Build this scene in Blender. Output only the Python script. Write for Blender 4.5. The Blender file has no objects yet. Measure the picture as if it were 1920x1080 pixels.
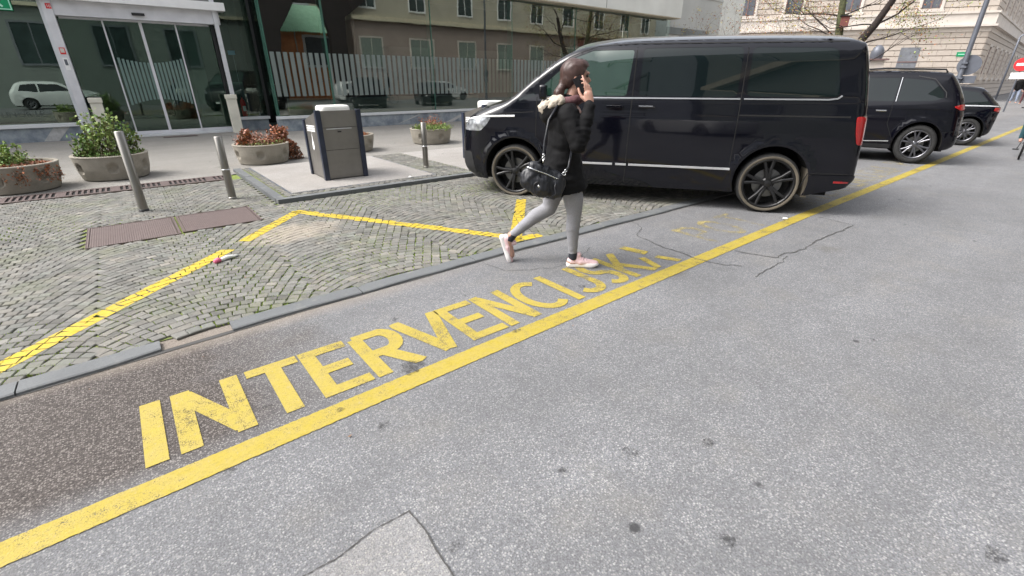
import bpy, bmesh, math, random
import numpy as np
from mathutils import Vector, Matrix, noise
from mathutils.geometry import delaunay_2d_cdt
R = math.radians
rnd = random.Random(7)
sc = bpy.context.scene
COL = sc.collection

# ------------------------------------------------------------------ camera
HEAD = R(51.209)            # angle of the viewing direction from the street axis (+X)
PITCH = R(24.214)
cam_d = bpy.data.cameras.new('camera'); cam = bpy.data.objects.new('camera', cam_d)
COL.objects.link(cam); sc.camera = cam
cam_d.sensor_width = 36; cam_d.lens = 36*865/1920; cam_d.clip_start = .05; cam_d.clip_end = 1000
cam.location = (0, 0, 1.55)
cam.rotation_euler = (math.pi/2-PITCH, 0, HEAD-math.pi/2)

# ------------------------------------------------------------------ sky, sun, exposure
SUN_EL, SUN_AZ = R(52), R(150)    # azimuth measured from +X, counter-clockwise (light comes from there)
w = bpy.data.worlds.new("World"); sc.world = w; w.use_nodes = True
nt = w.node_tree; bg = nt.nodes['Background']
sky = nt.nodes.new('ShaderNodeTexSky'); sky.sky_type = 'NISHITA'; sky.sun_disc = False
sky.sun_elevation = SUN_EL; sky.sun_rotation = math.pi/2-SUN_AZ
sky.air_density = 1.0; sky.dust_density = 6.0; sky.ozone_density = 1.0
hs = nt.nodes.new('ShaderNodeHueSaturation'); hs.inputs['Saturation'].default_value = .28; hs.inputs['Value'].default_value = 1.5
nt.links.new(sky.outputs[0], hs.inputs['Color']); nt.links.new(hs.outputs[0], bg.inputs[0])
bg.inputs[1].default_value = .15
sl = bpy.data.lights.new('sun', 'SUN'); sun = bpy.data.objects.new('sun', sl); COL.objects.link(sun)
sl.energy = .8; sl.angle = R(25); sl.color = (1, .97, .93)
sd = Vector((math.cos(SUN_AZ)*math.cos(SUN_EL), math.sin(SUN_AZ)*math.cos(SUN_EL), math.sin(SUN_EL)))
sun.rotation_euler = sd.to_track_quat('Z', 'Y').to_euler()
sc.view_settings.view_transform = 'Standard'; sc.view_settings.look = 'None'
sc.view_settings.exposure = .86; sc.view_settings.gamma = 1

# ------------------------------------------------------------------ materials
MATS = {}
class NB:
    """tiny node-graph helper"""
    def __init__(s, name):
        s.m = bpy.data.materials.new(name); s.m.use_nodes = True; s.t = s.m.node_tree
        s.b = s.t.nodes['Principled BSDF']; s.out = s.t.nodes['Material Output']
        s.co = s.t.nodes.new('ShaderNodeTexCoord').outputs['Object']
        MATS[name] = s.m
    def n(s, typ, **kw):
        nd = s.t.nodes.new(typ)
        for k, v in kw.items():
            if k in nd.inputs: nd.inputs[k].default_value = v
            else: setattr(nd, k, v)
        return nd
    def l(s, a, b): s.t.links.new(a, b)
    def noise(s, scale, detail=4, rough=.55, vec=None):
        nd = s.n('ShaderNodeTexNoise'); nd.inputs['Scale'].default_value = scale
        nd.inputs['Detail'].default_value = detail; nd.inputs['Roughness'].default_value = rough
        s.l(vec or s.co, nd.inputs['Vector']); return nd.outputs['Fac']
    def vor(s, scale, feat='F1', out='Distance', vec=None, rnd_=1):
        nd = s.n('ShaderNodeTexVoronoi'); nd.feature = feat; nd.inputs['Scale'].default_value = scale
        nd.inputs['Randomness'].default_value = rnd_
        s.l(vec or s.co, nd.inputs['Vector']); return nd.outputs[out]
    def ramp(s, fac, stops):
        nd = s.n('ShaderNodeValToRGB'); cr = nd.color_ramp
        while len(cr.elements) < len(stops): cr.elements.new(.5)
        for e, (p, c) in zip(cr.elements, stops):
            e.position = p; e.color = (c, c, c, 1) if not hasattr(c, '__len__') else (*c, 1)
        s.l(fac, nd.inputs[0]); return nd.outputs[0]
    def mix(s, fac, a, b, mode='MIX'):
        nd = s.n('ShaderNodeMix'); nd.data_type = 'RGBA'; nd.blend_type = mode
        for k, v in ((0, fac), (6, a), (7, b)):
            if hasattr(v, 'is_linked'): s.l(v, nd.inputs[k])
            elif k == 0: nd.inputs[0].default_value = v
            else: nd.inputs[k].default_value = (*v, 1) if len(v) == 3 else v
        return nd.outputs[2]
    def math(s, op, a, b=0, clamp=False):
        nd = s.n('ShaderNodeMath'); nd.operation = op; nd.use_clamp = clamp
        for k, v in ((0, a), (1, b)):
            if hasattr(v, 'is_linked'): s.l(v, nd.inputs[k])
            else: nd.inputs[k].default_value = v
        return nd.outputs[0]
    def bump(s, h, strength=.3, dist=.01):
        nd = s.n('ShaderNodeBump'); nd.inputs['Strength'].default_value = strength; nd.inputs['Distance'].default_value = dist
        s.l(h, nd.inputs['Height']); s.l(nd.outputs[0], s.b.inputs['Normal'])
    def set(s, **kw):
        for k, v in kw.items():
            k = k.replace('_', ' ')
            i = s.b.inputs[k]
            if hasattr(v, 'is_linked'): s.l(v, i)
            else: i.default_value = (*v, 1) if hasattr(v, '__len__') and len(v) == 3 else v
        return s

def simple(name, col, rough=.6, metal=0, var=.15, scale=6, bump=0, bscale=60, spec=.5, coat=0):
    g = NB(name)
    nz = g.noise(scale, 5)
    lo = tuple(max(0, c*(1-var)) for c in col); hi = tuple(min(1, c*(1+var)) for c in col)
    g.set(Base_Color=g.mix(g.ramp(nz, [(.3, 0.), (.7, 1.)]), lo, hi), Roughness=rough, Metallic=metal)
    g.b.inputs['Specular IOR Level'].default_value = spec
    if coat: g.b.inputs['Coat Weight'].default_value = coat; g.b.inputs['Coat Roughness'].default_value = .03
    if bump: g.bump(g.noise(bscale, 5), bump, .004)
    return g.m

def asphalt(name, base, speck, dark, brown=False):
    g = NB(name)
    v1 = g.vor(115, out='Color'); v1d = g.vor(115)
    v2 = g.vor(210, out='Color')
    sep = g.n('ShaderNodeSeparateColor'); g.l(v1, sep.inputs[0])
    sep2 = g.n('ShaderNodeSeparateColor'); g.l(v2, sep2.inputs[0])
    c = g.mix(g.ramp(sep2.outputs[0], [(.0, 0.), (1, 1.)]), tuple(x*.66 for x in base), tuple(x*1.3 for x in base))
    stone = g.math('MULTIPLY', g.ramp(sep.outputs[0], [(.35, 0.), (.78, 1.)]), g.ramp(v1d, [(.34, 1.), (.62, 0.)]))
    c = g.mix(g.math('MULTIPLY', stone, .52), c, g.mix(sep.outputs[1], speck, tuple(x*.5 for x in speck)))
    big = g.noise(.8, 6, .6); med = g.noise(5, 5, .6)
    c = g.mix(g.ramp(big, [(.35, .34), (.62, 0.)]), c, dark); c = g.mix(g.ramp(g.noise(1.9, 5, .65), [(.52, 0.), (.72, .22)]), c, (.22, .20, .165))
    c = g.mix(g.ramp(med, [(.3, .22), (.6, 0.)]), c, dark)
    mpx = g.n('ShaderNodeMapping'); mpx.inputs['Scale'].default_value = (.12, 1.1, 1); g.l(g.co, mpx.inputs[0])
    c = g.mix(g.ramp(g.noise(1.3, 4, .55, mpx.outputs[0]), [(.42, .20), (.60, 0.)]), c, dark)
    c = g.mix(g.ramp(g.noise(22, 5, .7), [(.58, 0.), (.72, .30)]), c, dark)
    # scattered round dark stains (gum, oil) of the place
    st = g.vor(1.7, out='Distance'); st2 = g.math('ADD', st, g.math('MULTIPLY', g.noise(16, 3), .05))
    c = g.mix(g.ramp(st2, [(.055, .85), (.075, 0.)]), c, (.03, .03, .032))
    st = g.vor(.55, out='Distance'); st2 = g.math('ADD', st, g.math('MULTIPLY', g.noise(9, 4), .12))
    c = g.mix(g.ramp(st2, [(.09, .35), (.16, 0.)]), c, (.07, .06, .045))
    if brown:
        sx = g.n('ShaderNodeSeparateXYZ'); g.l(g.co, sx.inputs[0])
        wob = g.math('MULTIPLY', g.math('SUBTRACT', g.noise(2.2, 6, .65), .5), 1.1)
        mx = g.math('ADD', sx.outputs[0], wob)
        m = g.math('MULTIPLY', g.ramp(g.math('MULTIPLY', g.math('ADD', mx, 4), .1), [(.40, 1.), (.478, 0.)]),
                   g.ramp(g.math('MULTIPLY', g.math('ADD', sx.outputs[1], g.math('MULTIPLY', wob, .25)), .25), [(.49, 0.), (.56, 1.)]))
        c = g.mix(g.math('MULTIPLY', m, .92), c, g.mix(g.math('MULTIPLY', stone, .62), g.mix(sep2.outputs[0], (.020, .015, .013), (.075, .062, .055)), (.26, .235, .215)))
        # sandy strip along the kerb
        k = g.ramp(g.math('MULTIPLY', g.math('ADD', sx.outputs[1], g.math('MULTIPLY', wob, .12)), .25), [(.785, 0.), (.825, 1.)])
        k = g.math('MULTIPLY', k, g.ramp(g.math('MULTIPLY', g.math('ADD', mx, 4), .1), [(.46, .75), (.62, .12)]))
        c = g.mix(k, c, g.mix(sep2.outputs[1], (.16, .135, .11), (.27, .235, .2)))
    g.set(Base_Color=c, Roughness=.85)
    g.b.inputs['Specular IOR Level'].default_value = .35
    g.bump(g.math('ADD', g.math('MULTIPLY', sep.outputs[0], .6), g.vor(140)), .5, .004)
    return g.m

asphalt('asphalt', (.150, .152, .161), (.56, .56, .54), (.082, .082, .084), True)
asphalt('asphalt_patch', (.20, .20, .205), (.52, .50, .46), (.12, .115, .11))
asphalt('pavement', (.235, .225, .208), (.45, .43, .40), (.16, .15, .135))
asphalt('slab_concrete', (.31, .295, .28), (.48, .46, .43), (.19, .175, .16))
g = NB('stain')
g.set(Base_Color=(.035, .034, .035), Roughness=.8, Alpha=g.ramp(g.noise(45, 5, .7), [(.40, .0), (.62, .62)]))
simple('crack', (.062, .060, .058), .95)

def paint(name, wear, col=(.325, .252, .024), fade=.006):
    g = NB(name)
    n1 = g.noise(190, 4, .65); n2 = g.noise(14, 6, .7); n3 = g.noise(2.3, 4, .6)
    a = g.math('ADD', g.math('MULTIPLY', n1, .50), g.math('ADD', g.math('MULTIPLY', n2, .36), g.math('MULTIPLY', n3, .28)))
    sx = g.n('ShaderNodeSeparateXYZ'); g.l(g.co, sx.inputs[0])
    a = g.math('SUBTRACT', a, g.math('MULTIPLY', g.math('MINIMUM', sx.outputs[0], 7), fade))
    alpha = g.ramp(a, [(wear, 0.), (wear+.10, 1.)])
    sp = g.vor(120, out='Color'); ss = g.n('ShaderNodeSeparateColor'); g.l(sp, ss.inputs[0])
    c = g.mix(g.ramp(ss.outputs[0], [(.0, .45), (.45, 0.)]), col, tuple(x*.55 for x in col))
    c = g.mix(g.ramp(n2, [(.35, .4), (.62, 0.)]), c, (.34, .27, .11))
    c = g.mix(g.ramp(g.noise(45, 5, .7), [(.60, 0.), (.70, .6)]), c, (.30, .26, .16))
    g.set(Base_Color=c, Roughness=.7, Alpha=alpha)
    g.bump(g.vor(120), .35, .003)
    return g.m
paint('road_paint', .415)
paint('letter_paint', .43, (.335, .262, .034), .011)
paint('worn_paint', .55, (.36, .30, .12), .0)
paint('cobble_paint', .36, (.46, .335, .006))

# cobble stone: per-stone colour attribute
g = NB('cobble')
at = g.n('ShaderNodeAttribute'); at.attribute_name = 'tint'
c = g.mix(.5, at.outputs['Color'], g.mix(g.noise(30, 5, .65), (.066, .065, .058), (.205, .198, .178)))
c = g.mix(g.ramp(g.noise(1.6, 6, .7), [(.50, 0.), (.70, .5)]), c, (.13, .145, .07))
c = g.mix(g.ramp(g.noise(3.4, 5, .7), [(.52, 0.), (.75, .4)]), c, (.30, .27, .215))
sx = g.n('ShaderNodeSeparateXYZ'); g.l(g.co, sx.inputs[0])
dx = g.math('SUBTRACT', sx.outputs[0], 1.15); dy = g.math('SUBTRACT', sx.outputs[1], 5.35)
dd = g.math('ADD', g.math('MULTIPLY', dx, dx), g.math('MULTIPLY', g.math('MULTIPLY', dy, dy), 2.2))
c = g.mix(g.ramp(g.math('ADD', dd, g.math('MULTIPLY', g.noise(6, 5), .5)), [(.3, .6), (.62, 0.)]), c, (.34, .29, .23))
g.set(Base_Color=c, Roughness=.72); g.bump(g.noise(70, 6, .7), .6, .006)
g = NB('joint')
c = g.mix(g.noise(60, 5), (.045, .040, .032), (.13, .115, .09))
moss = g.ramp(g.noise(1.3, 5, .6), [(.40, .15), (.52, 1.)])
c = g.mix(g.math('MULTIPLY', moss, g.ramp(g.noise(28, 4), [(.3, .3), (.5, 1.)])), c, g.mix(g.noise(90, 4), (.08, .115, .015), (.27, .34, .07)))
g.set(Base_Color=c, Roughness=.95); g.bump(g.noise(120, 4), .8, .01)
simple('moss', (.25, .34, .06), .9, var=.45, scale=40, bump=.5)
g = NB('kerbstone')
c = g.mix(g.noise(90, 5, .7), (.075, .080, .083), (.155, .163, .168))
c = g.mix(g.ramp(g.noise(2.5, 5, .65), [(.45, 0.), (.72, .55)]), c, (.075, .08, .085))
c = g.mix(g.ramp(g.noise(7, 5, .65), [(.56, 0.), (.75, .45)]), c, (.27, .255, .23))
g.set(Base_Color=c, Roughness=.68); g.bump(g.noise(45, 6, .7), .5, .006)

g = NB('plate_rust')
br = g.n('ShaderNodeTexWave'); br.wave_type = 'BANDS'; br.bands_direction = 'X'; br.inputs['Scale'].default_value = 16
g.l(g.co, br.inputs['Vector'])
br2 = g.n('ShaderNodeTexWave'); br2.wave_type = 'BANDS'; br2.bands_direction = 'Y'; br2.inputs['Scale'].default_value = 16
g.l(g.co, br2.inputs['Vector'])
hh = g.math('MULTIPLY', br.outputs['Fac'], br2.outputs['Fac'])
c = g.mix(g.noise(8, 6, .7), (.085, .058, .055), (.16, .118, .108))
c = g.mix(g.ramp(hh, [(.2, .5), (.6, 0.)]), c, (.05, .035, .033))
g.set(Base_Color=c, Roughness=.6); g.bump(hh, .6, .008)

g = NB('planter_concrete')
c = g.mix(g.noise(5, 6, .65), (.20, .18, .145), (.36, .33, .28))
c = g.mix(g.ramp(g.noise(90, 3), [(.55, 0.), (.7, .5)]), c, (.14, .13, .11))
c = g.mix(g.ramp(g.noise(3, 5, .7), [(.55, 0.), (.72, .45)]), c, (.12, .12, .085))
g.set(Base_Color=c, Roughness=.9); g.bump(g.noise(80, 6, .7), .5, .006)

g = NB('steel')
mp = g.n('ShaderNodeMapping'); mp.inputs['Scale'].default_value = (40, 40, 1.2); g.l(g.co, mp.inputs[0])
nz = g.noise(4, 5, .6, mp.outputs[0])
g.set(Base_Color=g.mix(nz, (.19, .18, .165), (.34, .325, .30)), Metallic=1., Roughness=g.ramp(g.noise(7, 4), [(.3, .28), (.7, .42)]))
g = NB('bin_steel')
nz = g.noise(3, 6, .65)
c = g.mix(nz, (.19, .178, .165), (.30, .285, .265))
g.set(Base_Color=c, Metallic=.75, Roughness=g.ramp(g.noise(5, 5), [(.3, .36), (.7, .52)]))
g.bump(g.noise(5, 3), .05, .02)
simple('navy_metal', (.018, .024, .045), .38, 0, .3)
simple('white_enamel', (.80, .80, .76), .35, 0, .06, 3)
simple('white_frame', (.62, .62, .65), .4, .0, .10, 3)
simple('cream_post', (.66, .64, .55), .6, 0, .12, 3)
simple('white_wall', (.66, .67, .63), .85, 0, .10, .6, .15, 40)
simple('grey_wall', (.47, .48, .46), .85, 0, .10, .7, .15, 40)
simple('dark_metal', (.03, .03, .032), .45, .3)
simple('black_plastic', (.014, .014, .015), .55, 0, .3, 9)
simple('black_void', (.006, .006, .006), .95)
simple('tyre', (.022, .022, .022), .85, 0, .3, 30)
g = NB('tyre_dirty')
g.set(Base_Color=g.mix(g.noise(9, 5, .7), (.05, .045, .035), (.17, .145, .11)), Roughness=.92)
simple('black_rim', (.012, .012, .013), .35, .2, .3)
simple('silver_rim', (.16, .16, .175), .28, .9, .1)
simple('chrome', (.72, .73, .75), .16, 1.)
simple('trim_dim', (.40, .41, .43), .3, .7, .08)
simple('trim_silver', (.62, .63, .65), .32, .6, .08)
g = NB('car_black')
g.set(Base_Color=g.mix(g.noise(3, 3), (.0020, .0022, .0045), (.0032, .0034, .0065)), Roughness=.08, Specular_IOR_Level=.36, Coat_Weight=.25, Coat_Roughness=.02)
dn = g.noise(2.2, 6, .7); g.bump(dn, .02, .01)
g = NB('car_navy')
g.set(Base_Color=(.0022, .0022, .005), Roughness=.12, Specular_IOR_Level=.28, Coat_Weight=.25, Coat_Roughness=.02)
simple('car_white', (.6, .6, .6), .25, 0, .03)
g = NB('car_glass')
g.set(Base_Color=g.mix(g.noise(1.5, 3), (.003, .006, .007), (.006, .011, .011)), Roughness=.015, IOR=1.5, Specular_IOR_Level=.5)
g = NB('cab_glass')
g.set(Base_Color=g.mix(g.noise(5, 3), (.008, .026, .018), (.02, .05, .035)), Roughness=.02, IOR=1.6, Specular_IOR_Level=.9)  # greenish reflections in the cab windows are put into the base colour
g = NB('tail_red')
g.set(Base_Color=g.mix(g.noise(25, 2), (.22, .004, .006), (.44, .012, .012)), Roughness=.15, Coat_Weight=1.)
g = NB('lamp_clear')
g.set(Base_Color=g.mix(g.vor(18), (.55, .57, .60), (.08, .085, .095)), Roughness=.08, Metallic=.35, Coat_Weight=1.)
simple('disc_steel', (.16, .16, .16), .35, .9)

def arch_glass(name, tint, refl, colr):
    g = NB(name); t = g.t
    tr = g.n('ShaderNodeBsdfTransparent'); tr.inputs[0].default_value = (*tint, 1)
    gl = g.n('ShaderNodeBsdfGlossy'); gl.inputs['Roughness'].default_value = .005; gl.inputs[0].default_value = (*colr, 1)
    lw = g.n('ShaderNodeLayerWeight'); lw.inputs['Blend'].default_value = .35
    f = g.math('ADD', g.math('MULTIPLY', lw.outputs['Fresnel'], .6), refl, True)
    mx = g.n('ShaderNodeMixShader'); g.l(f, mx.inputs[0]); g.l(tr.outputs[0], mx.inputs[1]); g.l(gl.outputs[0], mx.inputs[2])
    nb = g.n('ShaderNodeBump'); nb.inputs['Strength'].default_value = .02; nb.inputs['Distance'].default_value = .05
    g.l(g.noise(.9, 2), nb.inputs['Height']); g.l(nb.outputs[0], gl.inputs['Normal'])
    g.l(mx.outputs[0], g.out.inputs['Surface']); g.t.nodes.remove(g.b)
    return g.m
arch_glass('facade_glass', (.62, .72, .68), .17, (.74, .82, .76))
arch_glass('door_glass', (.55, .66, .61), .08, (.62, .76, .68))
arch_glass('return_glass', (.45, .55, .50), .0, (.25, .30, .28))
arch_glass('left_glass', (.50, .62, .56), .20, (.68, .82, .74))
g = NB('glass_edge'); g.set(Base_Color=(.05, .13, .10), Roughness=.15)
g = NB('frosted')
g.set(Base_Color=g.mix(g.noise(2, 4), (.21, .26, .245), (.28, .33, .315)), Roughness=.6, Alpha=.68)
g = NB('frosted_dark')
g.set(Base_Color=g.mix(g.noise(2, 4), (.13, .21, .19), (.20, .28, .26)), Roughness=.6, Alpha=.85)
simple('faint_dark', (.05, .065, .058), .6)
simple('sill_metal', (.66, .68, .70), .5, .1, .08, 2)
g = NB('marble')
wv = g.noise(3.5, 8, .65)
c = g.mix(g.ramp(wv, [(.40, 0.), (.62, 1.)]), (.16, .19, .23), (.31, .35, .38))
g.set(Base_Color=c, Roughness=.45)
simple('marble_light', (.42, .42, .42), .5, 0, .2, 12)
simple('interior_dark', (.012, .011, .012), .9, 0, .4, .8)
simple('interior_grey', (.20, .22, .215), .9, 0, .3, .5)
simple('column_brown', (.028, .020, .020), .6, 0, .3, 2)
simple('counter_green', (.07, .13, .12), .6)
simple('orange_wall', (.80, .32, .14), .8, 0, .2, 2)
simple('awning_green', (.46, .76, .58), .7, 0, .12, 3)
simple('ext_red', (.55, .02, .02), .3)
simple('sign_green', (.0, .27, .11), .4, 0, .05)
simple('sign_mint', (.45, .75, .62), .4, 0, .05)
simple('sign_red', (.62, .025, .03), .4, 0, .05)
simple('sign_white', (.80, .80, .80), .4, 0, .04)
simple('sign_back', (.12, .13, .155), .45, .3, .1)
simple('sign_blue', (.15, .38, .62), .4)
simple('galvanised', (.12, .13, .155), .5, .4, .2, 2)
simple('soil', (.07, .05, .03), .95, 0, .4, 30, .5, 60)
for nm, col in (('leaf_green', (.10, .19, .035)), ('leaf_pale', (.26, .34, .10)), ('leaf_rust', (.30, .10, .035)),
                ('leaf_pink', (.42, .20, .14)), ('leaf_olive', (.12, .13, .03)), ('leaf_yellow', (.40, .32, .07)), ('leaf_brown', (.16, .085, .04))):
    simple(nm, col, .7, 0, .45, 9)
simple('twig', (.10, .065, .045), .9)
simple('bark', (.026, .019, .017), .95, 0, .4, 20, .7, 50)
simple('bark_moss', (.07, .075, .035), .95, 0, .5, 9, .7, 50)
simple('nest_box', (.18, .06, .05), .8)
g = NB('ashlar')
c = g.mix(g.noise(.7, 6, .6), (.42, .365, .315), (.56, .50, .44))
c = g.mix(g.ramp(g.noise(8, 5), [(.5, 0.), (.75, .3)]), c, (.42, .36, .30))
g.set(Base_Color=c, Roughness=.9); g.bump(g.noise(14, 6, .7), .4, .03)
simple('groove', (.29, .245, .21), .95)
simple('stone_trim', (.58, .53, .48), .85, 0, .1, 1)
simple('window_dark', (.10, .11, .13), .12, 0, .3, 1.5)
simple('window_frame_red', (.17, .11, .105), .7)
simple('shutter_grey', (.17, .18, .20), .7, 0, .2, 3)
simple('beige_wall', (.46, .42, .34), .9, 0, .08, .8)
simple('pink_wall', (.34, .27, .24), .9, 0, .08, .8)
simple('olive_wall', (.21, .23, .215), .9, 0, .1, .6)
simple('cornice_beige', (.56, .50, .38), .9)
simple('concrete_far', (.24, .26, .29), .9, 0, .1, .5)
simple('pane', (.05, .07, .07), .06, 0, .3, 1)
simple('blind', (.20, .24, .21), .6)
# people
g = NB('skin'); g.set(Base_Color=g.mix(g.noise(12, 4), (.38, .21, .155), (.47, .27, .205)), Roughness=.5, Subsurface_Weight=.08)
g = NB('hair')
mp = g.n('ShaderNodeMapping'); mp.inputs['Scale'].default_value = (60, 60, 14); g.l(g.co, mp.inputs[0])
hn = g.noise(3, 4, .6, mp.outputs[0])
g.set(Base_Color=g.mix(hn, (.018, .009, .008), (.085, .042, .034)), Roughness=.42); g.bump(hn, .5, .004)
g = NB('coat')
g.set(Base_Color=g.mix(g.noise(6, 5), (.0022, .0022, .0028), (.006, .006, .007)), Roughness=.8)
g.b.inputs['Specular IOR Level'].default_value = .2
g.bump(g.math('ADD', g.noise(9, 4, .6), g.math('MULTIPLY', g.noise(220, 2), .15)), .5, .02)
g = NB('fleece')
g.set(Base_Color=g.mix(g.noise(50, 4), (.38, .32, .25), (.60, .54, .46)), Roughness=.95); g.bump(g.noise(90, 4, .7), 1., .012)
g = NB('leggings')
g.set(Base_Color=g.mix(g.noise(120, 4), (.17, .17, .185), (.29, .29, .31)), Roughness=.85); g.bump(g.noise(20, 4), .25, .008)
g = NB('sneaker')
g.set(Base_Color=g.mix(g.noise(28, 4), (.66, .40, .42), (.80, .62, .62)), Roughness=.7); g.bump(g.noise(60, 4), .4, .004)
simple('sneaker_sole', (.78, .74, .73), .6, 0, .06)
simple('sock', (.018, .020, .028), .9)
simple('phone', (.012, .010, .012), .2)
simple('bag_leather', (.009, .010, .014), .42, 0, .4, 20, .4, 40)
simple('scarf', (.10, .045, .05), .9, 0, .4, 20, .5, 50)
simple('jacket_yellow', (.55, .50, .03), .7)
simple('cloth_teal', (.03, .10, .12), .8)
simple('jeans', (.20, .23, .30), .85)
simple('litter_pink', (.75, .16, .28), .5)
simple('litter_white', (.75, .75, .72), .5)

# ------------------------------------------------------------------ object helpers
def tag(o, label=None, cat=None, group=None, kind=None):
    if label: o['label'] = label
    if cat: o['category'] = cat
    if group: o['group'] = group
    if kind: o['kind'] = kind
    return o
def empty(name, loc=(0, 0, 0), rz=0, label=None, cat=None, group=None):
    o = bpy.data.objects.new(name, None); COL.objects.link(o); o.location = loc; o.rotation_euler = (0, 0, rz)
    o.empty_display_size = .1
    return tag(o, label, cat, group)
def copy_tree(o, parent=None):
    c = o.copy(); COL.objects.link(c)
    if parent is not None: c.parent = parent
    for ch in [x for x in list(bpy.data.objects) if x.parent == o]: copy_tree(ch, c)
    return c

class MB:
    def __init__(s): s.v = []; s.f = []; s.mi = []; s.cur = 0; s.sm = []; s.smooth = False
    def mesh(s, vs, fs):
        b = len(s.v); s.v += [tuple(v) for v in vs]
        for f in fs: s.f.append(tuple(b+i for i in f)); s.mi.append(s.cur); s.sm.append(s.smooth)
    def quad(s, a, b, c, d): s.mesh([a, b, c, d], [(0, 1, 2, 3)])
    def poly(s, pts): s.mesh(pts, [tuple(range(len(pts)))])
    def box(s, x0, x1, y0, y1, z0, z1, bev=0):
        if bev:
            bm = bmesh.new(); bmesh.ops.create_cube(bm, size=1)
            for v in bm.verts: v.co = Vector(((x0+x1)/2+v.co.x*(x1-x0), (y0+y1)/2+v.co.y*(y1-y0), (z0+z1)/2+v.co.z*(z1-z0)))
            bmesh.ops.bevel(bm, geom=bm.edges[:], offset=bev, segments=2, affect='EDGES', profile=.7)
            bm.verts.index_update()
            s.mesh([v.co[:] for v in bm.verts], [[v.index for v in f.verts] for f in bm.faces]); bm.free(); return
        v = [(x, y, z) for z in (z0, z1) for y in (y0, y1) for x in (x0, x1)]
        s.mesh(v, [(0, 2, 3, 1), (4, 5, 7, 6), (0, 1, 5, 4), (2, 6, 7, 3), (0, 4, 6, 2), (1, 3, 7, 5)])
    def prism(s, pts, z0, z1):
        n = len(pts); v = [(x, y, z0) for x, y in pts]+[(x, y, z1) for x, y in pts]
        s.mesh(v, [tuple(range(n-1, -1, -1)), tuple(range(n, 2*n))]+[(i, (i+1) % n, (i+1) % n+n, i+n) for i in range(n)])
    def lathe(s, prof, n=32, cx=0, cy=0, axis='z', closed=False, ring=False):
        vs = []
        for i in range(n):
            a = 2*math.pi*i/n
            for r, h in prof:
                p = (r*math.cos(a), r*math.sin(a))
                vs.append((cx+p[0], cy+p[1], h) if axis == 'z' else (cx+p[0], h, cy+p[1]))
        m = len(prof); fs = []
        for i in range(n):
            j = (i+1) % n
            for k in range(m-1 if not ring else m):
                kk = (k+1) % m
                fs.append((i*m+k, j*m+k, j*m+kk, i*m+kk) if axis == 'z' else (i*m+k, i*m+kk, j*m+kk, j*m+k))
        s.mesh(vs, fs)
        if closed:
            b = len(s.v)-len(vs)
            for k, rv in ((0, True), (m-1, False)):
                idx = [b+i*m+k for i in range(n)]
                if rv: idx = idx[::-1]
                s.f.append(tuple(idx)); s.mi.append(s.cur); s.sm.append(False)
    def tube(s, pts, r, n=8, cap=True):
        pts = [Vector(p) for p in pts]; rr = r if hasattr(r, '__len__') else [r]*len(pts)
        vs = []; up = Vector((0, 0, 1)); prev = None
        for i, p in enumerate(pts):
            t = (pts[min(i+1, len(pts)-1)]-pts[max(i-1, 0)]).normalized()
            if prev is None: a = t.cross(up if abs(t.z) < .95 else Vector((1, 0, 0))).normalized()
            else:
                a = (prev-t*prev.dot(t)).normalized()
            prev = a; b = t.cross(a)
            for k in range(n):
                th = 2*math.pi*k/n; vs.append(p+(a*math.cos(th)+b*math.sin(th))*rr[i])
        fs = [(i*n+k, i*n+(k+1) % n, (i+1)*n+(k+1) % n, (i+1)*n+k) for i in range(len(pts)-1) for k in range(n)]
        if cap: fs += [tuple(range(n-1, -1, -1)), tuple((len(pts)-1)*n+k for k in range(n))]
        s.mesh(vs, fs)
    def build(s, name, mats, parent=None, smooth=None):
        me = bpy.data.meshes.new(name); me.from_pydata(s.v, [], s.f)
        if isinstance(mats, str): mats = [mats]
        for m in mats: me.materials.append(MATS[m])
        me.polygons.foreach_set('material_index', s.mi)
        me.polygons.foreach_set('use_smooth', s.sm if smooth is None else [smooth]*len(s.f))
        me.update(); o = bpy.data.objects.new(name, me); COL.objects.link(o)
        if parent: o.parent = parent
        return o
def bx(name, mat, parent, *a, bev=0):
    m = MB(); m.box(*a, bev=bev); return m.build(name, mat, parent)
def autosmooth(o, ang=35):
    me = o.data
    bm = bmesh.new(); bm.from_mesh(me)
    for f in bm.faces: f.smooth = True
    for e in bm.edges: e.smooth = (len(e.link_faces) == 2 and e.calc_face_angle(0) < R(ang))
    bm.to_mesh(me); bm.free(); return o

# ================================================================== THE GROUND
KY = [(-8, 3.10), (-.95, 3.24), (.82, 3.33), (2.55, 3.35), (5.56, 3.29), (9, 3.25), (60, 3.2)]   # road-side edge of the kerb line
def ky(x): return float(np.interp(x, [p[0] for p in KY], [p[1] for p in KY]))
m = MB(); m.quad((-250, -250, 0), (250, -250, 0), (250, 250, 0), (-250, 250, 0))
tag(m.build('road', 'asphalt'), 'grey speckled asphalt road filling the foreground', None, None, 'structure')
# pavement in front of the glass building (one sheet with the cobbled apron laid over)
m = MB(); m.quad((-30, 3.45, .006), (9.6, 3.45, .006), (9.6, 19.6, .006), (-30, 19.6, .006))
tag(m.build('cobble_bed', 'joint'), 'dark mossy joints between the cobbles', None, None, 'structure')
m = MB(); m.quad((-30, 9.62, .022), (1.42, 9.62, .022), (1.42, 19.6, .022), (-30, 19.6, .022))
m.quad((1.42, 9.9, .022), (9.6, 9.9, .022), (9.6, 19.6, .022), (1.42, 19.6, .022))
m.quad((9.6, 7.2, .022), (46, 7.2, .022), (46, 19.6, .022), (9.6, 19.6, .022))
tag(m.build('pavement', 'pavement'), 'pale worn asphalt pavement before the glass doors', None, None, 'structure')
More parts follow.
